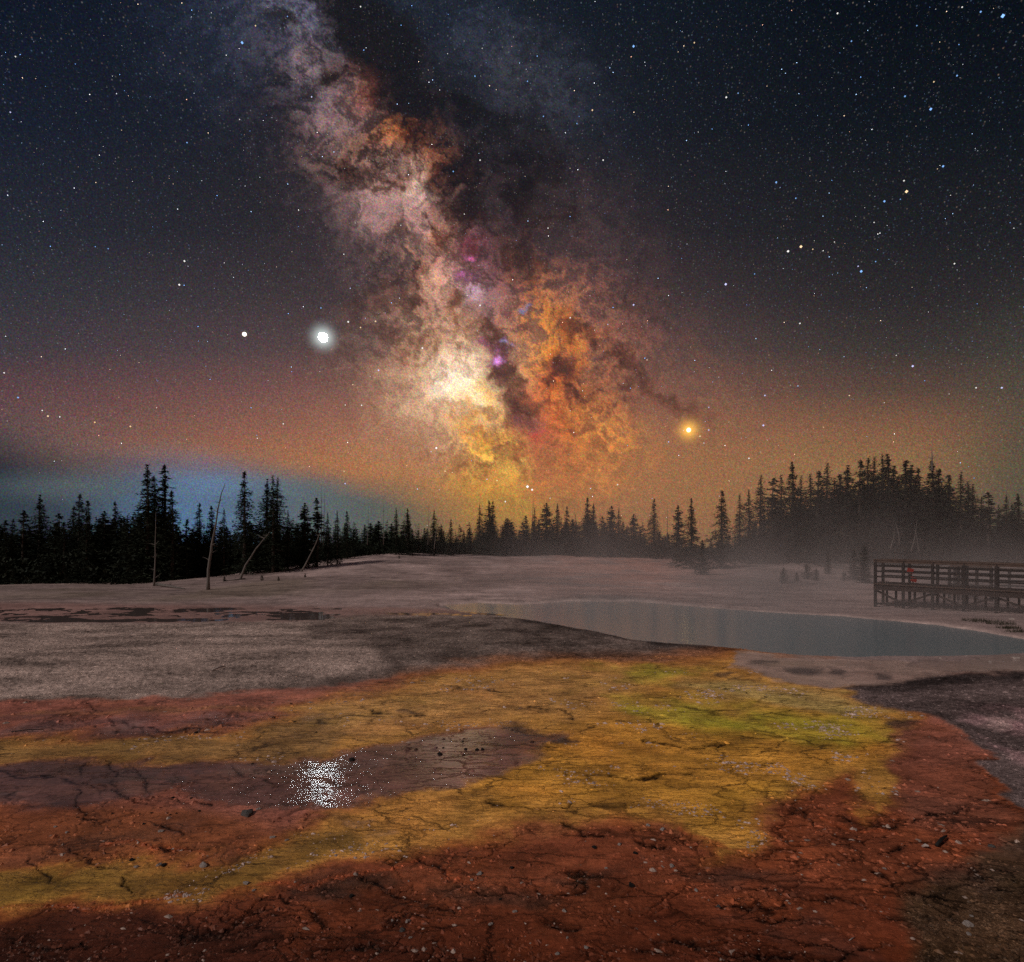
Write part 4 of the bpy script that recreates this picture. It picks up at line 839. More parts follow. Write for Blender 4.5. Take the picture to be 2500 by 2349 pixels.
# trees one can tell apart (x and tip in frame units, distance, kind, description)
TREES = [
 (13, 1270, 46, 'pine', 'ragged pine at the far left edge of the tree line'), (32, 1266, 47, 'fir', 'thin dark conifer, second from the left edge of the tree line'),
 (58, 1245, 45, 'pine', 'broad loose pine near the left edge, third in the row'), (98, 1210, 47, 'spruce', 'tall bushy conifer, highest of the group at the far left'),
 (143, 1253, 46, 'pine', 'short loose pine in the dip right of the tall far left conifer'), (180, 1234, 48, 'fir', 'slim conifer leaning on the left of the pointed black spruce'),
 (195, 1205, 46, 'fir', 'pointed black spruce left of the low trees beside the blue glow'), (214, 1219, 45, 'sparse', 'loose pale-tipped conifer just right of the pointed black spruce'),
 (256, 1247, 46, 'pine', 'small round-topped pine between two spires left of the big pair'), (281, 1223, 46, 'fir', 'needle-thin spire next to the small gap left of the big pair'),
 (311, 1260, 44, 'spruce', 'low pointed tree at the left foot of the big pair'), (360, 1138, 44, 'spruce', 'very tall spruce, left one of the big pair before the blue glow'),
 (376, 1161, 46, 'fir', 'narrow top tucked against the right side of the very tall spruce'), (401, 1132, 45, 'sparse', 'tall sparse spruce with gaps between its branches, tallest on the left'),
 (419, 1195, 44, 'spruce', 'dark spruce standing at the right foot of the sparse tall one'), (457, 1267, 45, 'pine', 'low bushy pine against the brightest blue glow'),
 (487, 1227, 47, 'fir', 'thin ragged tree in the low row left of the leaning bare snag'), (516, 1234, 47, 'fir', 'slim conifer right behind the tall leaning bare snag'),
 (547, 1242, 46, 'fir', 'short spire between the leaning snag and the lone broad spruce'), (597, 1147, 45, 'spruce', 'big solitary-looking broad spruce against the blue cloud'),
 (652, 1172, 46, 'spruce', 'left top of the dense double spruce right of the broad one'), (666, 1164, 45, 'fir', 'upright middle top of the dense double spruce'), (678, 1166, 46, 'fir', 'right top of the dense double spruce'),
 (703, 1247, 47, 'fir', 'low tree at the right foot of the double spruce'), (744, 1229, 48, 'round', 'rounded dark pine left of two hair-thin bare poles'), (773, 1216, 49, 'pine', 'loose pine right beside two hair-thin bare poles'),
 (800, 1251, 50, 'fir', 'small spire just right of the two hair-thin poles'), (823, 1247, 51, 'fir', 'small spire over the start of the pale slope'), (847, 1247, 56, 'fir', 'narrow tree above the left end of the pale slope'),
 (967, 1240, 62, 'fir', 'thin pointed tree left of centre over the pale slope'), (995, 1241, 62, 'spruce', 'bushy pointed tree left of centre, beside a thin one'), (1060, 1245, 64, 'fir', 'lone spire left of the low dip in the tree line'),
 (1101, 1267, 66, 'fir', 'low tree in the dip where the tree line is lowest'), (1171, 1231, 70, 'fir', 'spire left of the pair under the yellow glow'), (1194, 1222, 70, 'spruce', 'left tree of the pair under the yellow glow'), (1203, 1222, 69, 'fir', 'right tree of the pair under the yellow glow'),
 (1235, 1263, 72, 'fir', 'low spire under two white stars'), (1284, 1258, 73, 'pine', 'low pine right of the yellow gap in the tree line'), (1305, 1240, 73, 'fir', 'thin tree beside the central leaning snags'),
 (1334, 1229, 74, 'round', 'soft rounded tree right of the central snags'), (1361, 1231, 74, 'spruce', 'pointed tree in the middle group, left of the tallest'), (1384, 1236, 75, 'fir', 'slender tree leaning on the tallest of the middle group'),
 (1434, 1213, 74, 'spruce', 'tallest dark tree of the middle group'), (1449, 1231, 74, 'spruce', 'shoulder tree right of the tallest in the middle group'), (1493, 1236, 74, 'round', 'blunt-topped tree in the right part of the middle group'),
 (1511, 1240, 74, 'fir', 'low spire beside the blunt-topped tree of the middle group'), (1547, 1256, 73, 'round', 'broad low tree left of the lone misty spire'), (1597, 1217, 68, 'fir', 'lone misty spire between the middle and right hand groups'),
 (1763, 1195, 52, 'spruce', 'big misty cone-shaped spruce standing forward at the steam'), (1806, 1207, 60, 'fir', 'thin sparse spire right of the misty cone-shaped spruce'), (1828, 1196, 58, 'fir', 'slender spruce, second right of the misty cone-shaped one'),
 (1858, 1162, 60, 'fir', 'tall slim spruce at the left end of the high right hand stand'), (1890, 1167, 64, 'pine', 'blurred leaning top at the left edge of the high stand'), (1907, 1162, 65, 'fir', 'small top on the left shoulder of the high stand'),
 (1934, 1131, 62, 'spruce', 'tall pointed spruce, first high top of the right hand stand'), (1956, 1163, 64, 'fir', 'notched low top right of the first high spruce'), (1978, 1160, 65, 'fir', 'thin spire in the saddle of the right hand stand'),
 (2000, 1148, 62, 'spruce', 'even cone in the saddle, left of the slim tall one'), (2020, 1133, 62, 'fir', 'slim tall spruce in the saddle of the right hand stand'), (2037, 1170, 63, 'fir', 'low top right of the slim tall saddle spruce'),
 (2051, 1158, 63, 'spruce', 'middle-sized cone left of the broad crest trees'), (2069, 1139, 62, 'spruce', 'pointed tree at the left foot of the crest'), (2102, 1121, 60, 'spruce', 'wide feathery tree opening the crest of the stand'),
 (2120, 1118, 62, 'fir', 'narrow crest tree just right of the feathery one'), (2135, 1118, 63, 'fir', 'second narrow crest tree of the right hand stand'), (2154, 1112, 61, 'fir', 'highest narrow crest tree, left of its twin'),
 (2167, 1112, 60, 'spruce', 'highest broad crest tree, right hand twin'), (2183, 1140, 61, 'spruce', 'sloping shoulder tree right of the crest'), (2211, 1124, 60, 'spruce', 'peaked tree between the crest and the stag-headed giant'),
 (2226, 1138, 61, 'spruce', 'round-shouldered tree right of the peaked one'), (2242, 1142, 61, 'fir', 'thin spire left of the stag-headed giant'), (2275, 1128, 58, 'spruce', 'stag-headed giant spruce, its dead top rising above all others'),
 (2293, 1142, 59, 'spruce', 'full tree against the right side of the stag-headed giant'), (2317, 1160, 60, 'spruce', 'first tree of the descending edge right of the giant'), (2346, 1156, 57, 'fir', 'tall slim tree above the boardwalk where the stand drops'),
 (2363, 1178, 58, 'fir', 'slim tree right of the tall slim one above the boardwalk'), (2375, 1185, 58, 'fir', 'third slim tree stepping down above the boardwalk'), (2397, 1213, 58, 'fir', 'short spire in the low right part of the stand'),
 (2413, 1202, 57, 'pine', 'loose pine in the low right part of the stand'), (2438, 1234, 58, 'fir', 'lowest small spire near the right edge'), (2457, 1210, 57, 'fir', 'thin spruce with clear steps near the right edge'),
 (2470, 1230, 58, 'fir', 'small spire second from the right edge'), (2485, 1207, 56, 'spruce', 'last full conifer at the right edge of the tree line'),
]
for t in TREES: tree(t[0], t[1], t[2], t[3], t[4])
# trees standing forward of the rest, feet on the open ground
for (px, top, b, kd, w, lab) in [
 (918, 1300, 1372, 'round', .8, 'dark bushy conifer standing forward on the left of the pale slope'), (1656, 1235, 1392, 'round', .75, 'big rounded pine in the mist at the left of the steam gap'),
 (1688, 1216, 1398, 'spruce', .8, 'loose tall pine touching the big rounded one in the mist'), (1630, 1300, 1385, 'round', .9, 'low round bush-like conifer at the foot of the big rounded pine'),
 (1715, 1318, 1404, 'round', .9, 'misty low conifer between the rounded pine and the cone-shaped spruce'), (1222, 1318, 1353, 'sapling', .35, 'dark young conifer at the foot of the middle tree line'),
 (2022, 1345, 1402, 'round', .55, 'dark dense young conifer among the saplings behind the pool'), (2110, 1330, 1424, 'round', .8, 'black bushy conifer just left of the wooden walkway'), (2085, 1340, 1416, 'round', .7, 'smaller black conifer left of the bushy one by the walkway'),
 (1897, 1345, 1385, 'round', .5, 'small dark tree behind the saplings at the foot of the high stand'), (1560, 1318, 1362, 'round', .9, 'low misty conifer on the right end of the pale slope'), (1850, 1310, 1392, 'round', .7, 'misty shrub-like conifer under the slim spruces')]:
    tree(px, top, 40, kd, lab, base=b, wide=w)
for (px, top, b, lab) in [(972, 1348, 1374, 'bushy green sapling on the left of the pale slope'), (974, 1386, 1402, 'tiny sapling below the bushy one on the pale slope'), (1142, 1357, 1376, 'left sapling of the clump of three on the pale slope'),
 (1157, 1352, 1377, 'middle sapling of the clump of three on the pale slope'), (1176, 1355, 1377, 'right sapling of the clump of three on the pale slope'), (1290, 1352, 1366, 'small dark sapling under the central snags'),
 (1913, 1384, 1425, 'tallest green sapling on the left of the bank behind the pool'), (1945, 1396, 1420, 'thin sapling second from the left behind the pool'), (1970, 1378, 1415, 'bushy sapling in the middle of the row behind the pool'),
 (1993, 1386, 1418, 'open sapling right of the bushy one behind the pool'), (2060, 1396, 1418, 'low sapling close to the black conifer by the walkway'), (548, 1405, 1421, 'small round bush at the foot of the broad spruce'),
 (640, 1404, 1418, 'lone tiny sapling on the grey flat left of the pale slope'), (745, 1404, 1415, 'tiny dark sapling right of the leaning snag foot'), (680, 1410, 1420, 'tiny dark bush between two leaning snags'),
 (770, 1372, 1388, 'little sapling high on the left slope')]:
    tree(px, top, 40, 'sapling', lab, base=b, wide=1.0, name='sapling', cat='young tree')
# the rest of the wood
ENV = ([-200, 0, 150, 330, 450, 560, 700, 850, 1000, 1100, 1200, 1300, 1450, 1550, 1600, 1700, 1760, 1850, 1900, 2000, 2100, 2200, 2290, 2330, 2400, 2500, 2700],
       [1270, 1285, 1272, 1235, 1285, 1272, 1268, 1280, 1272, 1286, 1268, 1272, 1258, 1275, 1290, 1318, 1305, 1275, 1200, 1184, 1155, 1162, 1176, 1196, 1232, 1244, 1230])
rt = random.Random(77)
def near_label(px):
    t = min(TREES, key=lambda t: abs(t[0] - px)); w = t[4].split(',')[0].split()[:10]
    while w[-1] in ('of', 'the', 'in', 'at', 'and', 'a', 'with', 'by', 'to', 'its', 'between', 'against', 'where', 'under', 'over', 'two', 'right', 'left', 'just', 'beside', 'behind', 'hand', 'tall', 'first', 'big'): w.pop()
    return 'dark conifer behind, %s of the %s' % ('left' if px < t[0] else 'right', ' '.join(w))
for i in range(196):
    px = -70 + (2640) * (i + rt.uniform(-.4, .4)) / 196
    dc = float(np.interp(px, *CRESTD)); D = dc + rt.choice([1.0, 3, 6, 10, 15]) * rt.uniform(.7, 1.3) + (0 if px > 330 else 1)
    top = float(np.interp(px, *ENV)) + rt.uniform(-4, 34) + (26 if px > 1870 else 0)
    if 1690 < px < 1745 and rt.random() < .7: continue
    side = 'left hand' if px < 850 else ('middle' if px < 1600 else 'right hand')
    tree(px, top, D, rt.choice(['spruce', 'spruce', 'fir', 'round', 'pine', 'round'] if px < 1800 else ['spruce', 'spruce', 'fir', 'fir', 'round']),
         near_label(px), 'conifers of the %s wood' % side, wide=rt.uniform(.95, 1.25) * (1.35 if 850 < px < 1650 else 1))
# undergrowth closes the wood near the ground
def thicket(name, x0, x1, n, seed, label):
    rng = np.random.default_rng(seed); cen = []
    px = rng.uniform(x0, x1, n); D = np.interp(px, *CRESTD) + rng.uniform(.5, 16, n); x = (px - CX) / F * D; z = at_grid(Zg, x, D)
    top = np.interp(px, *ENV) + 14 + 44 * (px > 1870) + 22 * np.abs(np.sin(px * .06 + D)) 
    h = rng.uniform(.0, 1, n) ** 1.3 * np.maximum(1.2, (CAM_H + (HY - top) / F * D - z) * .55)
    C_ = np.stack([x, D, z + h], 1); D_ = rng.normal(size=(n, 3)); D_[:, 2] = np.abs(D_[:, 2]); D_ /= np.linalg.norm(D_, axis=1, keepdims=True)
    S_ = np.cross(D_, rng.normal(size=(n, 3))); S_ /= np.linalg.norm(S_, axis=1, keepdims=True); L_ = rng.uniform(.12, .4, (n, 1)); 
    V_ = np.stack([C_ - S_ * L_ * .25, C_ + S_ * L_ * .25, C_ + D_ * L_], 1).reshape(-1, 3)
    me = np_mesh(name, V_, np.arange(len(V_)).reshape(-1, 3), False, needle); sh = np.repeat(rng.uniform(.5, 1.3, n), 3)[:, None]; set_col(me, 'shade', np.repeat(sh, 3, 1))
    o = link(name, me); o['kind'] = 'stuff'; o['label'] = label; o['category'] = 'undergrowth'
thicket('undergrowth', -200, 2700, 110000, 3, 'dark undergrowth and brush filling the foot of the wood')

# the countless little conifers further into the wood, one mass
def deep_wood(n, seed):
    rng = np.random.default_rng(seed); src = []
    for kd in ('spruce', 'fir', 'spruce', 'round', 'fir'):
        me = KIND[kd][0][0]; co = np.empty(len(me.vertices) * 3, np.float32); me.vertices.foreach_get('co', co); src.append(co.reshape(-1, 3, 3))
    parts = []
    for i in range(n):
        px = -160 + 2860 * (i + rng.uniform(0, 1)) / n; D = np.interp(px, *CRESTD) + rng.uniform(2, 20); x = (px - CX) / F * D
        z = at_grid(Zg, x, D)[0]; top = np.interp(px, *ENV) + rng.uniform(-4, 36) + (rng.uniform(6, 80) if px > 1870 else 0)
        if 1690 < px < 1750: top += 25
        H = CAM_H + (HY - top) / F * D - z; t = src[rng.integers(len(src))]; t = t[rng.integers(0, len(t), 420)]
        cen = t.mean(1, keepdims=True); t = cen + (t - cen) * np.array([2.2, 2.2, 1.6]); s = H / 10; w = s * rng.uniform(1.3, 1.9); a = rng.uniform(0, 6.28)
        X_ = (t[..., 0] * math.cos(a) - t[..., 1] * math.sin(a)) * w + x; Y_ = (t[..., 0] * math.sin(a) + t[..., 1] * math.cos(a)) * w + D
        parts.append(np.stack([X_, Y_, t[..., 2] * s + z], -1))
    V_ = np.concatenate(parts).reshape(-1, 3); me = np_mesh('deep_wood', V_, np.arange(len(V_)).reshape(-1, 3), False, needle)
    sh = np.repeat(rng.uniform(.5, 1.2, len(V_) // 3), 3)[:, None]; set_col(me, 'shade', np.repeat(sh, 3, 1))
    o = link('deep_wood', me); o['kind'] = 'stuff'; o['label'] = 'dense dark conifers further back that close the wood'; o['category'] = 'wood'
deep_wood(560, 9)

# ------------------------------------------------------------------ bare snags
def snag(pts, r0, label, D, group=None, name='bare_snag', twigs=14, seed=0, ground=True):
    """pts: frame positions foot to tip"""
    rng = random.Random(seed); P = []
    if ground: x, D, z = on_ground(*pts[0])
    for (px, py) in pts: P.append(((px - CX) / F * D, D + rng.uniform(-.05, .05), CAM_H + (HY - py) / F * D))
    if ground: P[0] = (P[0][0], D, z - .1)
    Q = []
    for i in range(len(P) - 1):
        for t in (0, .5): Q.append([P[i][k] * (1 - t) + P[i + 1][k] * t + (rng.uniform(-.02, .02) if i + t > 0 else 0) for k in range(3)])
    Q.append(P[-1]); n = len(Q); root = empty(name, Q[0]); tag(root, label, 'dead tree', group)
    g = Geo(); Q = [tuple(q[k] - Q[0][k] for k in range(3)) for q in Q]
    g.tube(Q, [r0 * (1 - .86 * i / (n - 1)) * (1.35 if i == 0 else 1) for i in range(n)], 8); g.build('trunk', deadwood, root, True)
    tw = Geo()
    for i in range(twigs):
        k = rng.uniform(.25, .9) * (n - 1); a = Q[int(k)]; an = rng.uniform(0, 6.28); L = rng.uniform(.12, .6)
        e_ = (a[0] + math.cos(an) * L, a[1] + math.sin(an) * L, a[2] + rng.uniform(-.1, .3)); tw.tube([a, tuple((a[q] + e_[q]) / 2 + rng.uniform(-.04, .04) for q in range(3)), e_], [.022, .014, .004], 5)
    if twigs: tw.build('twigs', deadwood, root)['kind'] = 'stuff'
    return root
snag([(376, 1431), (377, 1390), (379, 1330), (381, 1250)], .06, 'thin upright bare snag in front of the very tall spruce', 40, seed=1)
snag([(508, 1440), (508, 1390), (515, 1350), (522, 1310), (531, 1250), (540, 1205), (549, 1180)], .085, 'tall leaning silver snag with a pale foot, left of the broad spruce', 40, seed=2)
snag([(586, 1417), (600, 1380), (625, 1340), (645, 1315), (660, 1297)], .07, 'short snag leaning right under the broad spruce', 40, seed=3, twigs=3)
snag([(734, 1410), (745, 1380), (763, 1345), (778, 1310), (789, 1278)], .07, 'leaning snag at the left end of the pale slope', 40, seed=4, twigs=3)
snag([(784, 1330), (785, 1260), (784, 1190)], .04, 'left one of two hair-thin bare poles', 52, seed=5, ground=False, twigs=2)
snag([(789, 1330), (791, 1260), (793, 1192)], .035, 'right one of two hair-thin bare poles', 52, seed=6, ground=False, twigs=2)
snag([(1292, 1352), (1287, 1310), (1278, 1270), (1271, 1226)], .06, 'leaning thin snag, leftmost of the central four', 73, seed=7)
snag([(1298, 1352), (1298, 1300), (1301, 1240), (1303, 1206)], .07, 'upright thin snag, second of the central four', 73, seed=8)
snag([(1387, 1356), (1384, 1310), (1378, 1260), (1372, 1215)], .06, 'thin snag left of the bright slanting one', 72, seed=9)
snag([(1420, 1358), (1416, 1330), (1410, 1290), (1402, 1240)], .09, 'pale slanting snag, rightmost of the central four', 70, seed=10)
snag([(1060, 1340), (1064, 1300), (1075, 1260)], .04, 'faint slanting snag left of the low dip in the tree line', 62, seed=11, ground=False, twigs=2)
snag([(897, 1330), (899, 1280), (899, 1232)], .035, 'thin bare pole above the left end of the slope', 58, seed=12, ground=False, twigs=3)
snag([(936, 1330), (936, 1280), (936, 1222)], .035, 'thin bare pole left of the thin pointed tree', 58, seed=13, ground=False, twigs=3)
snag([(1045, 1330), (1045, 1270), (1046, 1222)], .035, 'hair-thin pole beside the lone spire', 62, seed=14, ground=False, twigs=2)
snag([(1629, 1340), (1629, 1280), (1628, 1222)], .04, 'hair-thin pole right of the lone misty spire', 66, seed=15, ground=False, twigs=2)
snag([(2275, 1150), (2276, 1120), (2275, 1093)], .09, 'dead forked top of the stag-headed giant spruce', 57.5, seed=16, ground=False, twigs=12)
for i, (a, b, c, d) in enumerate([(2225, 1345, 2240, 1270), (2243, 1350, 2232, 1280), (2196, 1330, 2186, 1276), (2175, 1340, 2185, 1290)]):
    snag([(a, b), ((a + c) / 2 + 2, (b + d) / 2), (c, d)], .05, ['grey snag slanting right inside the dark stand', 'grey snag slanting left inside the dark stand', 'short dim snag left of the crossed grey ones', 'short dim snag, lowest inside the dark stand'][i], 52, seed=20 + i, ground=False, twigs=4)
def log(a, b, r, label, sag=.0):
    x0, y0, z0 = on_ground(*a); x1, y1, z1 = on_ground(*b); root = empty('fallen_log', (x0, y0, z0)); tag(root, label, 'log')
    g = Geo(); P = [(0, 0, r * .8), ((x1 - x0) * .5, (y1 - y0) * .5, (z1 - z0) * .5 + r * .7 + sag), (x1 - x0, y1 - y0, z1 - z0 + r * .3)]
    g.tube(P, [r, r * .8, r * .35], 9); g.build('trunk', deadwood, root, True)
    s = Geo(); s.tube([(P[1][0], P[1][1], P[1][2]), (P[1][0] + .1, P[1][1], P[1][2] + .25)], [r * .25, r * .08], 5); s.build('branch_stub', deadwood, root)
log((380, 1429), (451, 1439), .09, 'pale fallen log lying on the grey flat at the foot of the thin snag')
log((600, 1416), (545, 1421), .05, 'thin fallen pole left of the short leaning snag')
log((1975, 1384), (2088, 1396), .13, 'upper long fallen trunk on the bank behind the saplings')
log((1990, 1391), (2092, 1401), .10, 'lower long fallen trunk on the bank behind the saplings')
log((1955, 1387), (2035, 1391), .08, 'short fallen pole left of the two long trunks')

# ------------------------------------------------------------------ timber walkway
wood = simple_mat('weathered_timber', (.022, .016, .015), (.048, .036, .033), 6, .75, .01, (1, 1, 1), spec=.25)
woodl = simple_mat('worn_handrail', (.085, .056, .044), (.15, .10, .08), 6, .7, .01, spec=.25)
woodd = simple_mat('damp_timber', (.035, .024, .021), (.07, .045, .038), 5, .8, .01, spec=.25)
A0 = Vector(((2137 - CX) / F * 24.0, 24.0, 0)); B0 = Vector(((2432 - CX) / F * 21.6, 21.6, 0))
dirw = (B0 - A0).normalized(); nw = Vector((-dirw.y, dirw.x, 0));  nw = nw if nw.y > 0 else -nw
seg = (B0 - A0).length / 4; NP = 7; LW = seg * (NP - 1) + .5
walk = empty('boardwalk', (A0.x, A0.y, 0), math.atan2(dirw.y, dirw.x)); tag(walk, 'raised dark timber boardwalk with railings at the right edge beyond the pool', 'boardwalk')
def dz_(s): return .93 - .028 * s            # deck height along the run
WD = 1.7
rw = random.Random(4)
for side in (0, 1):
    for i in range(NP):
        s = i * seg; g = Geo(); b = gz(*(A0 + dirw * s + nw * WD * side).to_2d()) - .25; top = dz_(s) + .90
        g.box((s, WD * side, (b + top) / 2), (.095, .095, top - b), Euler((0, 0, rw.uniform(-.03, .03))).to_matrix()); g.build('post', wood, walk)
    for i in range(0, NP - 1, 2):
        s0 = i * seg - .06; s1 = min(LW, (i + 2) * seg - .07); g = Geo(); g.bar((s0, WD * side, dz_(s0) + .925), (s1, WD * side, dz_(s1) + .925), .15, .045); g.build('handrail', woodl, walk)
        g = Geo(); g.bar((s0, WD * side - .03 * (1 - side * 2), dz_(s0) + .86), (s1, WD * side - .03 * (1 - side * 2), dz_(s1) + .86), .035, .085); g.build('handrail_board', woodl, walk)
        for hgt in (.26, .47, .68):
            g = Geo(); g.bar((s0, WD * side + .065 * (1 - side * 2), dz_(s0) + hgt), (s1, WD * side + .065 * (1 - side * 2), dz_(s1) + hgt), .03, .055); g.build('rail', wood, walk)
npk = int((LW + .1) / .145)
plank_me = None
for i in range(npk):
    s = i * .145
    if plank_me is None:
        g = Geo(); g.box((0, 0, 0), (.138, WD + .24, .038)); o = g.build('plank', woodl, walk); plank_me = o.data
    else: o = link('plank', plank_me, walk)
    o.location = (s, WD / 2, dz_(s) - .02 + rw.uniform(-.004, .004)); o.rotation_euler = (0, .028 + rw.uniform(-.01, .01), rw.uniform(-.006, .006))
for sd_ in (-.02, WD * .5, WD + .02):
    g = Geo(); g.bar((-.05, sd_, dz_(0) - .15), (LW, sd_, dz_(LW) - .15), .06, .21); g.build('beam', woodd, walk)
for i in range(NP * 3 - 2):
    s = (i + .0) * seg / 3
    if i % 3 == 0: continue
    g = Geo(); x, y = (A0 + dirw * s + nw * .55).to_2d(); b = gz(x, y) - .2; g.box((s, .55, (b + dz_(s) - .25) / 2), (.075, .075, dz_(s) - .25 - b)); g.build('pile', woodd, walk)
for i in range(NP - 1):
    s = i * seg; x, y = (A0 + dirw * s).to_2d(); b = gz(x, y)
    g = Geo(); g.bar((s + .04, .12, dz_(s) - .3), (s + seg * .95, .12, b + .18) if i % 2 == 0 else (s + seg * .95, .12, dz_(s) - .3), .04, .075) if i % 2 == 0 else g.bar((s + .04, .12, b + .2), (s + seg * .95, .12, dz_(s + seg) - .3), .04, .075); g.build('brace', woodd, walk)
    g = Geo(); g.bar((s + .06, -.02, b + .14), (s + seg - .06, -.02, gz(*(A0 + dirw * (s + seg)).to_2d()) + .14), .05, .08); g.build('sill_beam', wood, walk)
# an older stretch of railing behind, turning away
def rail_run(name, a, b, D0, D1, zt0, zt1, n, label, h=.85):
    P0 = Vector(((a - CX) / F * D0, D0, zt0)); P1 = Vector(((b - CX) / F * D1, D1, zt1)); root = empty(name, (P0.x, P0.y, 0)); tag(root, label, 'railing')
    d = P1 - P0; O = Vector((P0.x, P0.y, 0))
    for i in range(n):
        p = P0 + d * (i / (n - 1)); zb = gz(p.x, p.y) - .2; g = Geo(); g.box(((p.x - O.x), (p.y - O.y), (zb + p.z) / 2), (.09, .09, p.z - zb)); g.build('post', wood, root)
    for k, hh in enumerate((0, .28, .55, .80)):
        g = Geo(); g.bar(P0 - O - Vector((0, .05, hh)), P1 - O - Vector((0, .05, hh)), .05, .08 if k else .10); g.build('rail' if k else 'handrail', woodl if not k else wood, root)
    return root
rail_run('railing', 2318, 2420, 27.5, 26.0, CAM_H - (1383 - HY) / F * 27.5, CAM_H - (1386 - HY) / F * 26.0, 4, 'grey wooden railing behind the boardwalk, level with its right half')
rail_run('railing', 2420, 2560, 30, 28, CAM_H - (1389 - HY) / F * 30, CAM_H - (1391 - HY) / F * 28, 4, 'far wooden railing closest to the right edge behind the boardwalk')
rail_run('railing', 2340, 2330, 26.5, 33, CAM_H - (1386 - HY) / F * 26.5, CAM_H - (1384 - HY) / F * 33, 3, 'short railing running away from the camera behind the boardwalk')
log((2325, 1437), (2410, 1446), .07, 'grey pole lying on the ground under the railing behind the boardwalk')

# red warning boards on the walkway
redm = simple_mat('red_paint', (.42, .030, .018), (.52, .05, .03), 8, .5, .002); whm = simple_mat('pale_paint', (.5, .33, .28), (.62, .48, .4), 8, .6, .002)
Ds = 24.4
def sgn(px, py): return Vector(((px - CX) / F * Ds, Ds, CAM_H - (py - HY) / F * Ds))
s0 = sgn(2228, 1425); sign = empty('warning_sign', s0); tag(sign, 'two small tilted red warning boards with pale patches behind the boardwalk railing', 'sign')
g = Geo(); g.bar((-.10, .03, .62), (.10, .03, -.22), .03, .03); g.build('post', wood, sign)
for (cx_, cy_, w_, h_, px2, py2) in ((2222.5, 1394, .25, .20, 2224, 1399), (2231, 1415, .24, .19, 2229, 1411)):
    p = sgn(cx_, cy_) - s0; g = Geo(); M = Euler((0, math.radians(14), 0)).to_matrix(); g.box((p.x, p.y, p.z), (w_, .015, h_), M); bd = g.build('board', redm, sign)
    q = sgn(px2, py2) - s0
    for dxx in (-.055, .05):
        g = Geo(); g.box((q.x + dxx, q.y - .012, q.z), (.07, .008, .05), M); g.build('patch', whm, bd)

# ------------------------------------------------------------------ lumps, pale stones and sticks one can pick out
dark_m = simple_mat('charred_crust', (.012, .011, .011), (.03, .026, .024), 20, .7, .01)
pale_m = simple_mat('pale_sinter', (.46, .38, .34), (.66, .56, .51), 14, .8, .01)
grey_m = simple_mat('grey_stone', (.12, .11, .105), (.2, .18, .17), 14, .8, .01)
def stone_mesh(seed, mat):
    import bmesh
    rng = random.Random(seed); bm = bmesh.new(); bmesh.ops.create_icosphere(bm, subdivisions=2, radius=1)
    for v in bm.verts:
        n = v.co.normalized(); k = 1 + .30 * math.sin(n.x * 3.1 + seed) * math.cos(n.y * 2.7 + seed * 2) + rng.uniform(-.13, .13)
        v.co = Vector((n.x * k, n.y * k * .8, max(n.z * k * .55, -.25)))
    me = bpy.data.meshes.new('stone'); bm.to_mesh(me); bm.free(); me.materials.append(mat); return me
SM = {'b': [stone_mesh(i, dark_m) for i in range(4)], 'w': [stone_mesh(10 + i, pale_m) for i in range(4)], 'g': [stone_mesh(20 + i, grey_m) for i in range(3)]}
rs = random.Random(8); STONES = []
def stone(kind, px, py, size_px, label, group, name='stone', cat='stone'):
    x, y, z = on_ground(px, py); s = size_px / 2 / F * y
    o = bpy.data.objects.new(name, rs.choice(SM[kind])); scene.collection.objects.link(o)
    o.location = (x, y, z + s * .12); o.scale = (s, s, s * rs.uniform(.8, 1.2)); o.rotation_euler = (0, 0, rs.uniform(0, 6.28)); tag(o, label, cat, group)
    if group: STONES.append((group, px, py, o, label))
for (x, y, s) in [(478, 1790, 11), (670, 1752, 9), (720, 1762, 6), (616, 1865, 7), (422, 1949, 8), (467, 1949, 8), (487, 1981, 8), (431, 1986, 6), (415, 1990, 6), (370, 1985, 7), (351, 2012, 8), (275, 1987, 6), (190, 1996, 6), (710, 1718, 6), (772, 1788, 7)]:
    stone('b', x, y, s, 'black lump on the mats left of the glitter', 'black lumps on the left mats', 'mat_lump', 'lump')
for (x, y, s) in [(1074, 1842, 14), (1137, 1830, 10), (1164, 1831, 12), (1178, 1830, 10), (1130, 1810, 6), (859, 1856, 18), (1082, 1826, 6)]:
    stone('b', x, y, s, 'black crusty lump on the grey channel', 'black lumps on the grey channel', 'mat_lump', 'lump')
for (x, y, s) in [(322, 2100, 14), (400, 2113, 14), (1451, 2069, 14), (1551, 2083, 13), (1541, 2162, 17), (1250, 2119, 13), (858, 2188, 14), (1222, 2196, 10), (2187, 2131, 8)]:
    stone('b', x, y, s, 'black lump on the red foreground flat', 'black lumps on the red flat', 'mat_lump', 'lump')
for (x, y, s) in [(333, 2117, 12), (389, 2112, 14), (497, 2114, 22), (393, 2030, 14), (163, 2033, 10), (135, 2019, 9), (631, 1976, 12), (665, 2045, 14), (700, 2052, 10), (620, 2174, 9)]:
    stone('w', x, y, s, 'pale flat stone on the brown left mat', 'pale stones on the left mats')
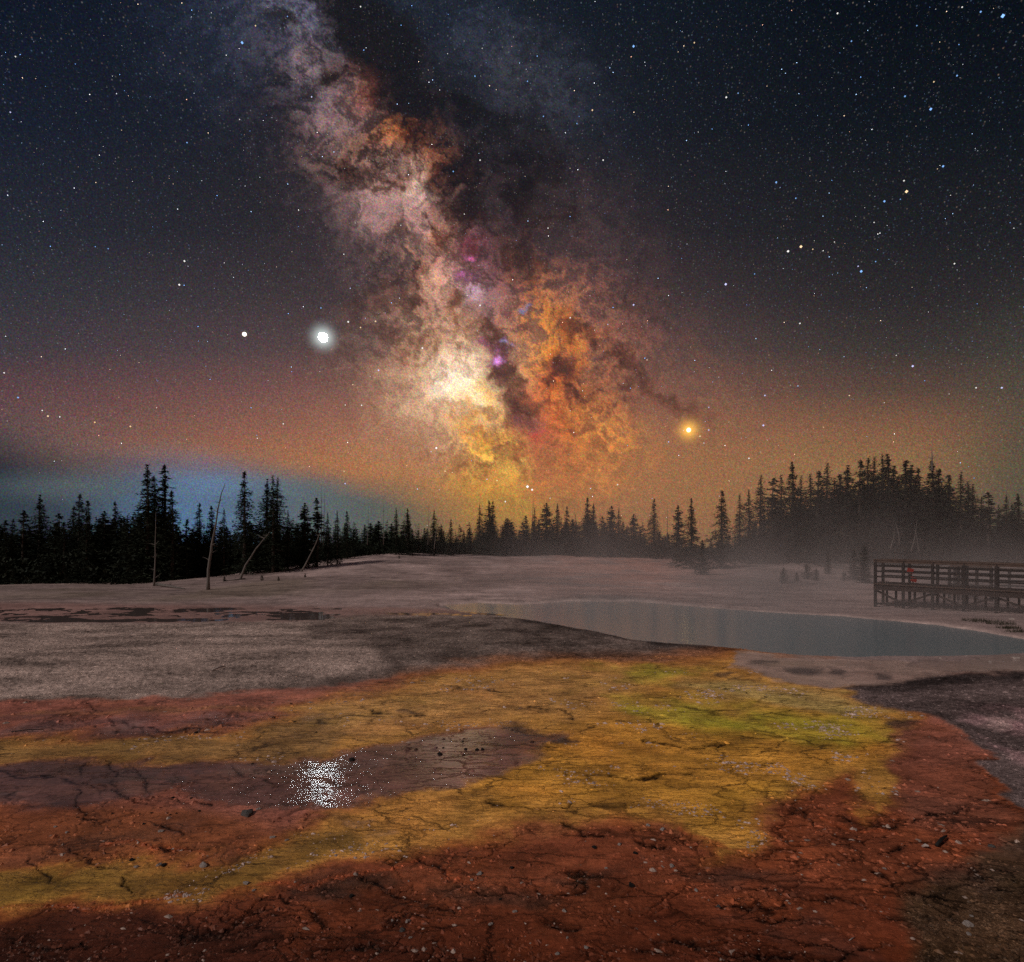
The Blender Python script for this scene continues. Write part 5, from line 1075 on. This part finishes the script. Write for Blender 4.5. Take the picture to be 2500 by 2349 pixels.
for (x, y, s) in [(1152, 2149, 11), (1171, 2134, 16), (1582, 2016, 13), (1618, 2026, 16), (1513, 2062, 12), (1198, 2257, 12), (1378, 2225, 12), (1257, 2226, 12), (1361, 2329, 12), (1431, 2314, 12), (958, 2248, 8), (998, 2152, 7), (1002, 2290, 10), (2159, 2121, 9), (1480, 2120, 8), (1640, 2115, 14), (1700, 2175, 11), (1385, 2290, 8), (1600, 2250, 7)]:
    stone('w', x, y, s, 'pale stone on the red foreground flat', 'pale stones on the red flat')
stone('g', 603, 1988, 34, 'low grey lump with a black edge on the ochre mat under the glitter', None, 'rock', 'rock')
stone('w', 601, 2157, 16, 'pinkish white stone at the lower edge of the olive mat', None)
stone('w', 996, 2250, 14, 'white upright chip, upper one of two left of bottom centre', None); stone('g', 982, 2272, 16, 'grey rounded stone below the white upright chip', None)
stone('g', 1754, 2215, 14, 'single bluish grey stone at the start of a dark crack, lower right', None)
stone('w', 2363, 2259, 28, 'largest pale stone on the brown grit in the lower right corner', None, 'rock', 'rock')
stone('w', 2365, 2281, 14, 'small white stone right below the largest pale one in the corner', None)
stone('g', 2421, 2067, 16, 'grey stone with a bright wet glint near the right edge', None)
stone('w', 2372, 2237, 9, 'tiny pale stone above the largest pale one in the corner', None)
stone('w', 2470, 1513, 13, 'white scrap lying on the bank below the boardwalk', None, 'white_scrap', 'scrap')
stone('w', 2480, 1608, 16, 'flat pale stone in the shallow water at the right edge', None); stone('w', 2418, 1617, 10, 'pale flat stone standing in the shallow outflow, right one', None)
stone('w', 2296, 1608, 8, 'pale stone in the shallow outflow, left one', None); stone('w', 2360, 1602, 6, 'tiny pale stone in the middle of the shallow outflow', None)
ORD = ['first', 'second', 'third', 'fourth', 'fifth', 'sixth', 'seventh', 'eighth', 'ninth', 'tenth', 'eleventh', 'twelfth', 'thirteenth', 'fourteenth', 'fifteenth', 'sixteenth', 'seventeenth', 'eighteenth', 'nineteenth', 'twentieth']
for gname in sorted(set(s[0] for s in STONES)):
    row = sorted([s for s in STONES if s[0] == gname], key=lambda s: s[1])
    for k, s in enumerate(row):
        s[3]['label'] = s[4] + ', ' + ('leftmost' if k == 0 else 'rightmost' if k == len(row) - 1 else ORD[k] + ' from the left') + ' of them'
def stick(a, b, r, mat, label, lift=.02, name='stick'):
    x0, y0, z0 = on_ground(*a); x1, y1, z1 = on_ground(*b); g = Geo(); m = ((x1 - x0) / 2, (y1 - y0) / 2, (z1 - z0) / 2 + lift + r)
    g.tube([(0, 0, r), m, (x1 - x0, y1 - y0, z1 - z0 + r + lift)], [r, r * 1.1, r * .6], 8); o = g.build(name, mat, None, True); o.location = (x0, y0, z0); tag(o, label, 'stick')
stick((2286, 2068), (2311, 2051), .012, dark_m, 'short dark broken stick with a pale end on the red flat at the right')
stick((2252, 2070), (2268, 2076), .010, pale_m, 'pale chip of wood left of the short dark stick')
stick((2073, 2297), (2088, 2290), .0022, pale_m, 'thin pale twig on the dark red mat near the bottom right', .004)
stick((518, 1638), (550, 1631), .016, pale_m, 'bleached stick lying on the grey gravel mound')
stick((28, 1788), (106, 1786), .006, dark_m, 'thin dark twig on the grey film near the left edge')
# dull tufts on the bank under the boardwalk
tuft_m = simple_mat('dull_grass', (.035, .040, .022), (.08, .07, .04), 12, .85, .01)
for i, (px, py, w_, lab) in enumerate([(2412, 1519, .55, 'wide flat brown tuft left on the bank below the boardwalk'), (2443, 1524, .45, 'dark tuft in the middle of the bank below the boardwalk'), (2462, 1534, .35, 'greenish tuft lower on the bank below the boardwalk'), (2490, 1543, .4, 'green tuft by the right edge above the pool shore'), (2380, 1516, .4, 'thin brown tuft at the left of the bank below the boardwalk')]):
    rng = random.Random(40 + i); g = Geo(); x, y, z = on_ground(px, py)
    for k in range(150):
        a = rng.uniform(0, 6.28); r = rng.uniform(0, 1) ** .6 * w_; bx_, by_ = math.cos(a) * r, math.sin(a) * r * .5; h_ = rng.uniform(.04, .13); l_ = rng.uniform(-.05, .05)
        g.add([(bx_ - .006, by_, 0), (bx_ + .006, by_, 0), (bx_ + l_, by_ + rng.uniform(-.04, .04), h_)], [(0, 1, 2)])
    o = g.build('grass_tuft', tuft_m); o.location = (x, y, z); tag(o, lab, 'grass tuft')

# ------------------------------------------------------------------ crumbs of sinter on the mats (uncountable)
def crumbs(name, n, accept, size, tone_fn, label, seed, xr=(0, 2500), yr=(1690, 2349), flat=.45, emb=.25):
    rng = np.random.default_rng(seed); px = rng.uniform(xr[0], xr[1], n); py = yr[0] + (yr[1] - yr[0]) * rng.uniform(0, 1, n)
    D = CAM_H * F / (py - HY); x = (px - CX) / F * D
    keep = rng.uniform(0, 1, n) < accept(x, D, px / DS, py / DS); x, D, px, py = x[keep], D[keep], px[keep], py[keep]; n = len(x)
    z = at_grid(Zg, x, D); s = size(rng, n, D)
    base = np.array([(1, 0, 0), (.6, .8, 0), (-.4, .9, 0), (-1, .1, 0), (-.5, -.85, 0), (.5, -.9, 0), (.15, .1, 1), (-.2, 0, .85)], float)
    fc = np.array([(0, 1, 6), (1, 2, 6), (2, 7, 6), (2, 3, 7), (3, 4, 7), (4, 5, 7), (5, 6, 7), (5, 0, 6)])
    B_ = base[None] * (1 + rng.uniform(-.35, .35, (n, 8, 1))) + rng.uniform(-.12, .12, (n, 8, 3)) * np.array([1, 1, .3])
    an = rng.uniform(0, 6.28, n); st = rng.uniform(.55, 1.5, n)
    X_ = B_[:, :, 0] * st[:, None]; Y_ = B_[:, :, 1] / st[:, None] ** .5
    V_ = np.stack([(X_ * np.cos(an)[:, None] - Y_ * np.sin(an)[:, None]), X_ * np.sin(an)[:, None] + Y_ * np.cos(an)[:, None], B_[:, :, 2] * flat * rng.uniform(.5, 1.4, (n, 1)) - emb], 2) * s[:, None, None]
    V_ += np.stack([x, D, z + s * .12], 1)[:, None]
    me = np_mesh(name, V_.reshape(-1, 3), (fc[None] + (np.arange(n) * 8)[:, None, None]).reshape(-1, 3), False, crumb_m)
    set_col(me, 'tone', np.repeat(tone_fn(rng, n, x, D), 8, 0))
    o = link(name, me); o['kind'] = 'stuff'; o['label'] = label; o['category'] = 'crumbs'; return n
crumb_m, T, bs, out = new_mat('sinter_crumbs')
oc = T.add('ShaderNodeTexCoord').outputs['Object']
T.put(bs.inputs['Base Color'], T.v('SCALE', T.add('ShaderNodeAttribute', attribute_name='tone').outputs['Color'], s=T.mapr(T.noise(oc, 60, 3), .2, .8, .6, 1.4))); bs.inputs['Roughness'].default_value = .6
linev = line; flkv = flk
LINEG = line.reshape(nr, nc); FLKG = flk.reshape(nr, nc); FLOWG = flow.reshape(nr, nc); GRVG = grav.reshape(nr, nc); CRKG = crack.reshape(nr, nc)
TONEG = [C[:, i].reshape(nr, nc) for i in range(3)]
WIDE = np.zeros(len(X))
gg1, gg2, gg3, bb1, bb2, bb3, _ = crack_field(cwx, cwy); wl2 = wl * 4
WIDE = np.maximum(np.exp(-(gg1 / (wl2 * 2)) ** 2) * bb1, np.maximum(np.exp(-(gg2 / (wl2 * 2)) ** 2) * bb2, .8 * np.exp(-(gg3 / (wl2 * 1.5)) ** 2) * bb3)) * (crack > .2)
WIDE = np.maximum(np.maximum(WIDE * .7, np.exp(-(dl / 9) ** 2)), 1.6 * np.exp(-(dr / 7) ** 2))
WIDEG = WIDE.reshape(nr, nc)
def acc_red(x, D, u, v):
    f = at_grid(FLKG, x, D); w = at_grid(WIDEG, x, D); cl = sstep(-.05, .30, fbm(x * 1.1, D * 1.1, 4, 201))
    return np.clip(f * (w * 1.1 + cl * .35 + .02), 0, 1) * (1 - .85 * (at_grid(FLOWG, x, D) > .8))
def tone_red(rng, n, x, D):
    g = np.stack([at_grid(t, x, D) for t in TONEG], 1); k = rng.uniform(1.0, 3.0, n)[:, None]
    wt = (rng.uniform(0, 1, n) < .04)[:, None]
    return np.where(wt, lin((150, 128, 116))[None] * rng.uniform(1.2, 2.4, n)[:, None], g * k * 1.5 + lin((70, 38, 20))[None] * .8)
crumbs('orange_crumbs', 42000, acc_red, lambda r, n, D: D / F * (2.4 + 7.5 * r.uniform(0, 1, n) ** 2.6), tone_red, 'orange and rust crumbs of sinter along the cracks of the red mat', 5)
def acc_yel(x, D, u, v):
    fl_ = at_grid(FLOWG, x, D) > .6
    cl = sstep(.16, .42, fbm(x * .9, D * 1.2, 5, 211, .6))
    zone = .5 * at_grid(WIDEG, x, D) + np.exp(-((u - 1610) / 150) ** 2 - ((v - 1430) / 55) ** 2) * .9 + np.exp(-((u - 1330) / 260) ** 2 - ((v - 1490) / 110) ** 2) * .35 + np.exp(-((u - 1450) / 250) ** 2 - ((v - 1345) / 50) ** 2) * .45 + .10
    return np.clip(cl * zone, 0, 1) * fl_
crumbs('white_crumbs', 70000, acc_yel, lambda r, n, D: D / F * (2.0 + 5.0 * r.uniform(0, 1, n) ** 2.4), lambda r, n, x, D: lin((160, 138, 130))[None] * r.uniform(1.2, 3.0, n)[:, None], 'pale grey and white crumbs in drifts on the yellow mat', 6, (300, 2300), (1640, 2200))
def acc_grav(x, D, u, v):
    g = at_grid(GRVG, x, D) > .75; corner = (u > 1650) & (v > 1690); right_ = (u > 1600) & (v > 1310) & (v < 1640)
    return g * (corner * (.35 * sstep(-.15, .3, fbm(x * 3, D * 3, 4, 221)) + .05) + right_ * .22)
crumbs('grit', 90000, acc_grav, lambda r, n, D: D / F * (1.3 + 4.5 * r.uniform(0, 1, n) ** 3), lambda r, n, x, D: np.stack([at_grid(t, x, D) for t in TONEG], 1) * r.uniform(1.2, 5.0, n)[:, None], 'brown and pink grit and pebbles on the right hand bank', 7, (1990, 2560), (1640, 2400))

crumbs('gravel', 90000, lambda x, D, u, v: (at_grid(GRVG, x, D) > .7) * (v > 1200) * (v < 1365) * (u < 1480) * (.25 + .75 * sstep(-.1, .3, fbm(x * 1.2, D * 1.2, 4, 231))), lambda r, n, D: D / F * (1.1 + 2.6 * r.uniform(0, 1, n) ** 4),
       lambda r, n, x, D: np.stack([at_grid(t, x, D) for t in TONEG], 1) * r.uniform(1.0, 4.6, n)[:, None], 'fine grey gravel strewn over the low mound left of the pool', 12, (-60, 1850), (1515, 1720))
# ------------------------------------------------------------------ steam off the pool, drifting to the right hand wood
sm = bpy.data.materials.new('steam'); sm.use_nodes = True; T = NT(sm.node_tree); T.n.clear()
out = T.add('ShaderNodeOutputMaterial'); pv = T.add('ShaderNodeVolumePrincipled'); T.l.new(pv.outputs[0], out.inputs['Volume'])
oc = T.add('ShaderNodeTexCoord').outputs['Object']; sp = T.add('ShaderNodeSeparateXYZ'); T.put(sp.inputs[0], oc); sx_, sy_, sz_ = sp.outputs
low = T.m('POWER', 2.718, T.m('MULTIPLY', sz_, -1 / 1.1))
hi = T.m('POWER', 2.718, T.m('MULTIPLY', sz_, -1 / 6.5))
xx = T.m('DIVIDE', sx_, T.m('MAXIMUM', sy_, 10))
mlow = T.m('MULTIPLY', T.mapr(sx_, -4, 6, 0, 1, 'SMOOTHSTEP'), T.m('MULTIPLY', T.mapr(sy_, 15.5, 22, 0, 1, 'SMOOTHSTEP'), T.mapr(sy_, 34, 48, 1, 0, 'SMOOTHSTEP')))
mhi = T.m('MULTIPLY', T.mapr(T.m('MULTIPLY_ADD', sy_, .16, sx_), -2, 16, 0, 1, 'SMOOTHSTEP'), T.mapr(sy_, 22, 36, 0, 1, 'SMOOTHSTEP'))
mhi = T.m('MULTIPLY', mhi, T.mapr(T.m('MULTIPLY_ADD', sy_, -.62, sx_), -2, 10, 1, .35, 'SMOOTHSTEP'))
nz = T.mapr(T.noise(T.mapping(oc, sc=(1, 1, .8)), .22, 4, .6), .36, .66, .05, 2.2)
dn = T.m('MULTIPLY', T.m('ADD', T.m('MULTIPLY', T.m('MULTIPLY', low, mlow), .078), T.m('MULTIPLY', T.m('MULTIPLY', hi, mhi), .0100)), nz)
T.put(pv.inputs['Density'], dn); pv.inputs['Color'].default_value = (.93, .88, .87, 1); pv.inputs['Anisotropy'].default_value = .1
sm.cycles.volume_step_rate = .45
g = Geo(); g.box((24, 54, 7.0), (92, 80, 14.8)); st_ = g.build('steam', sm); st_['kind'] = 'stuff'; st_['label'] = 'thin warm steam drifting off the pool towards the right hand wood'; st_['category'] = 'steam'
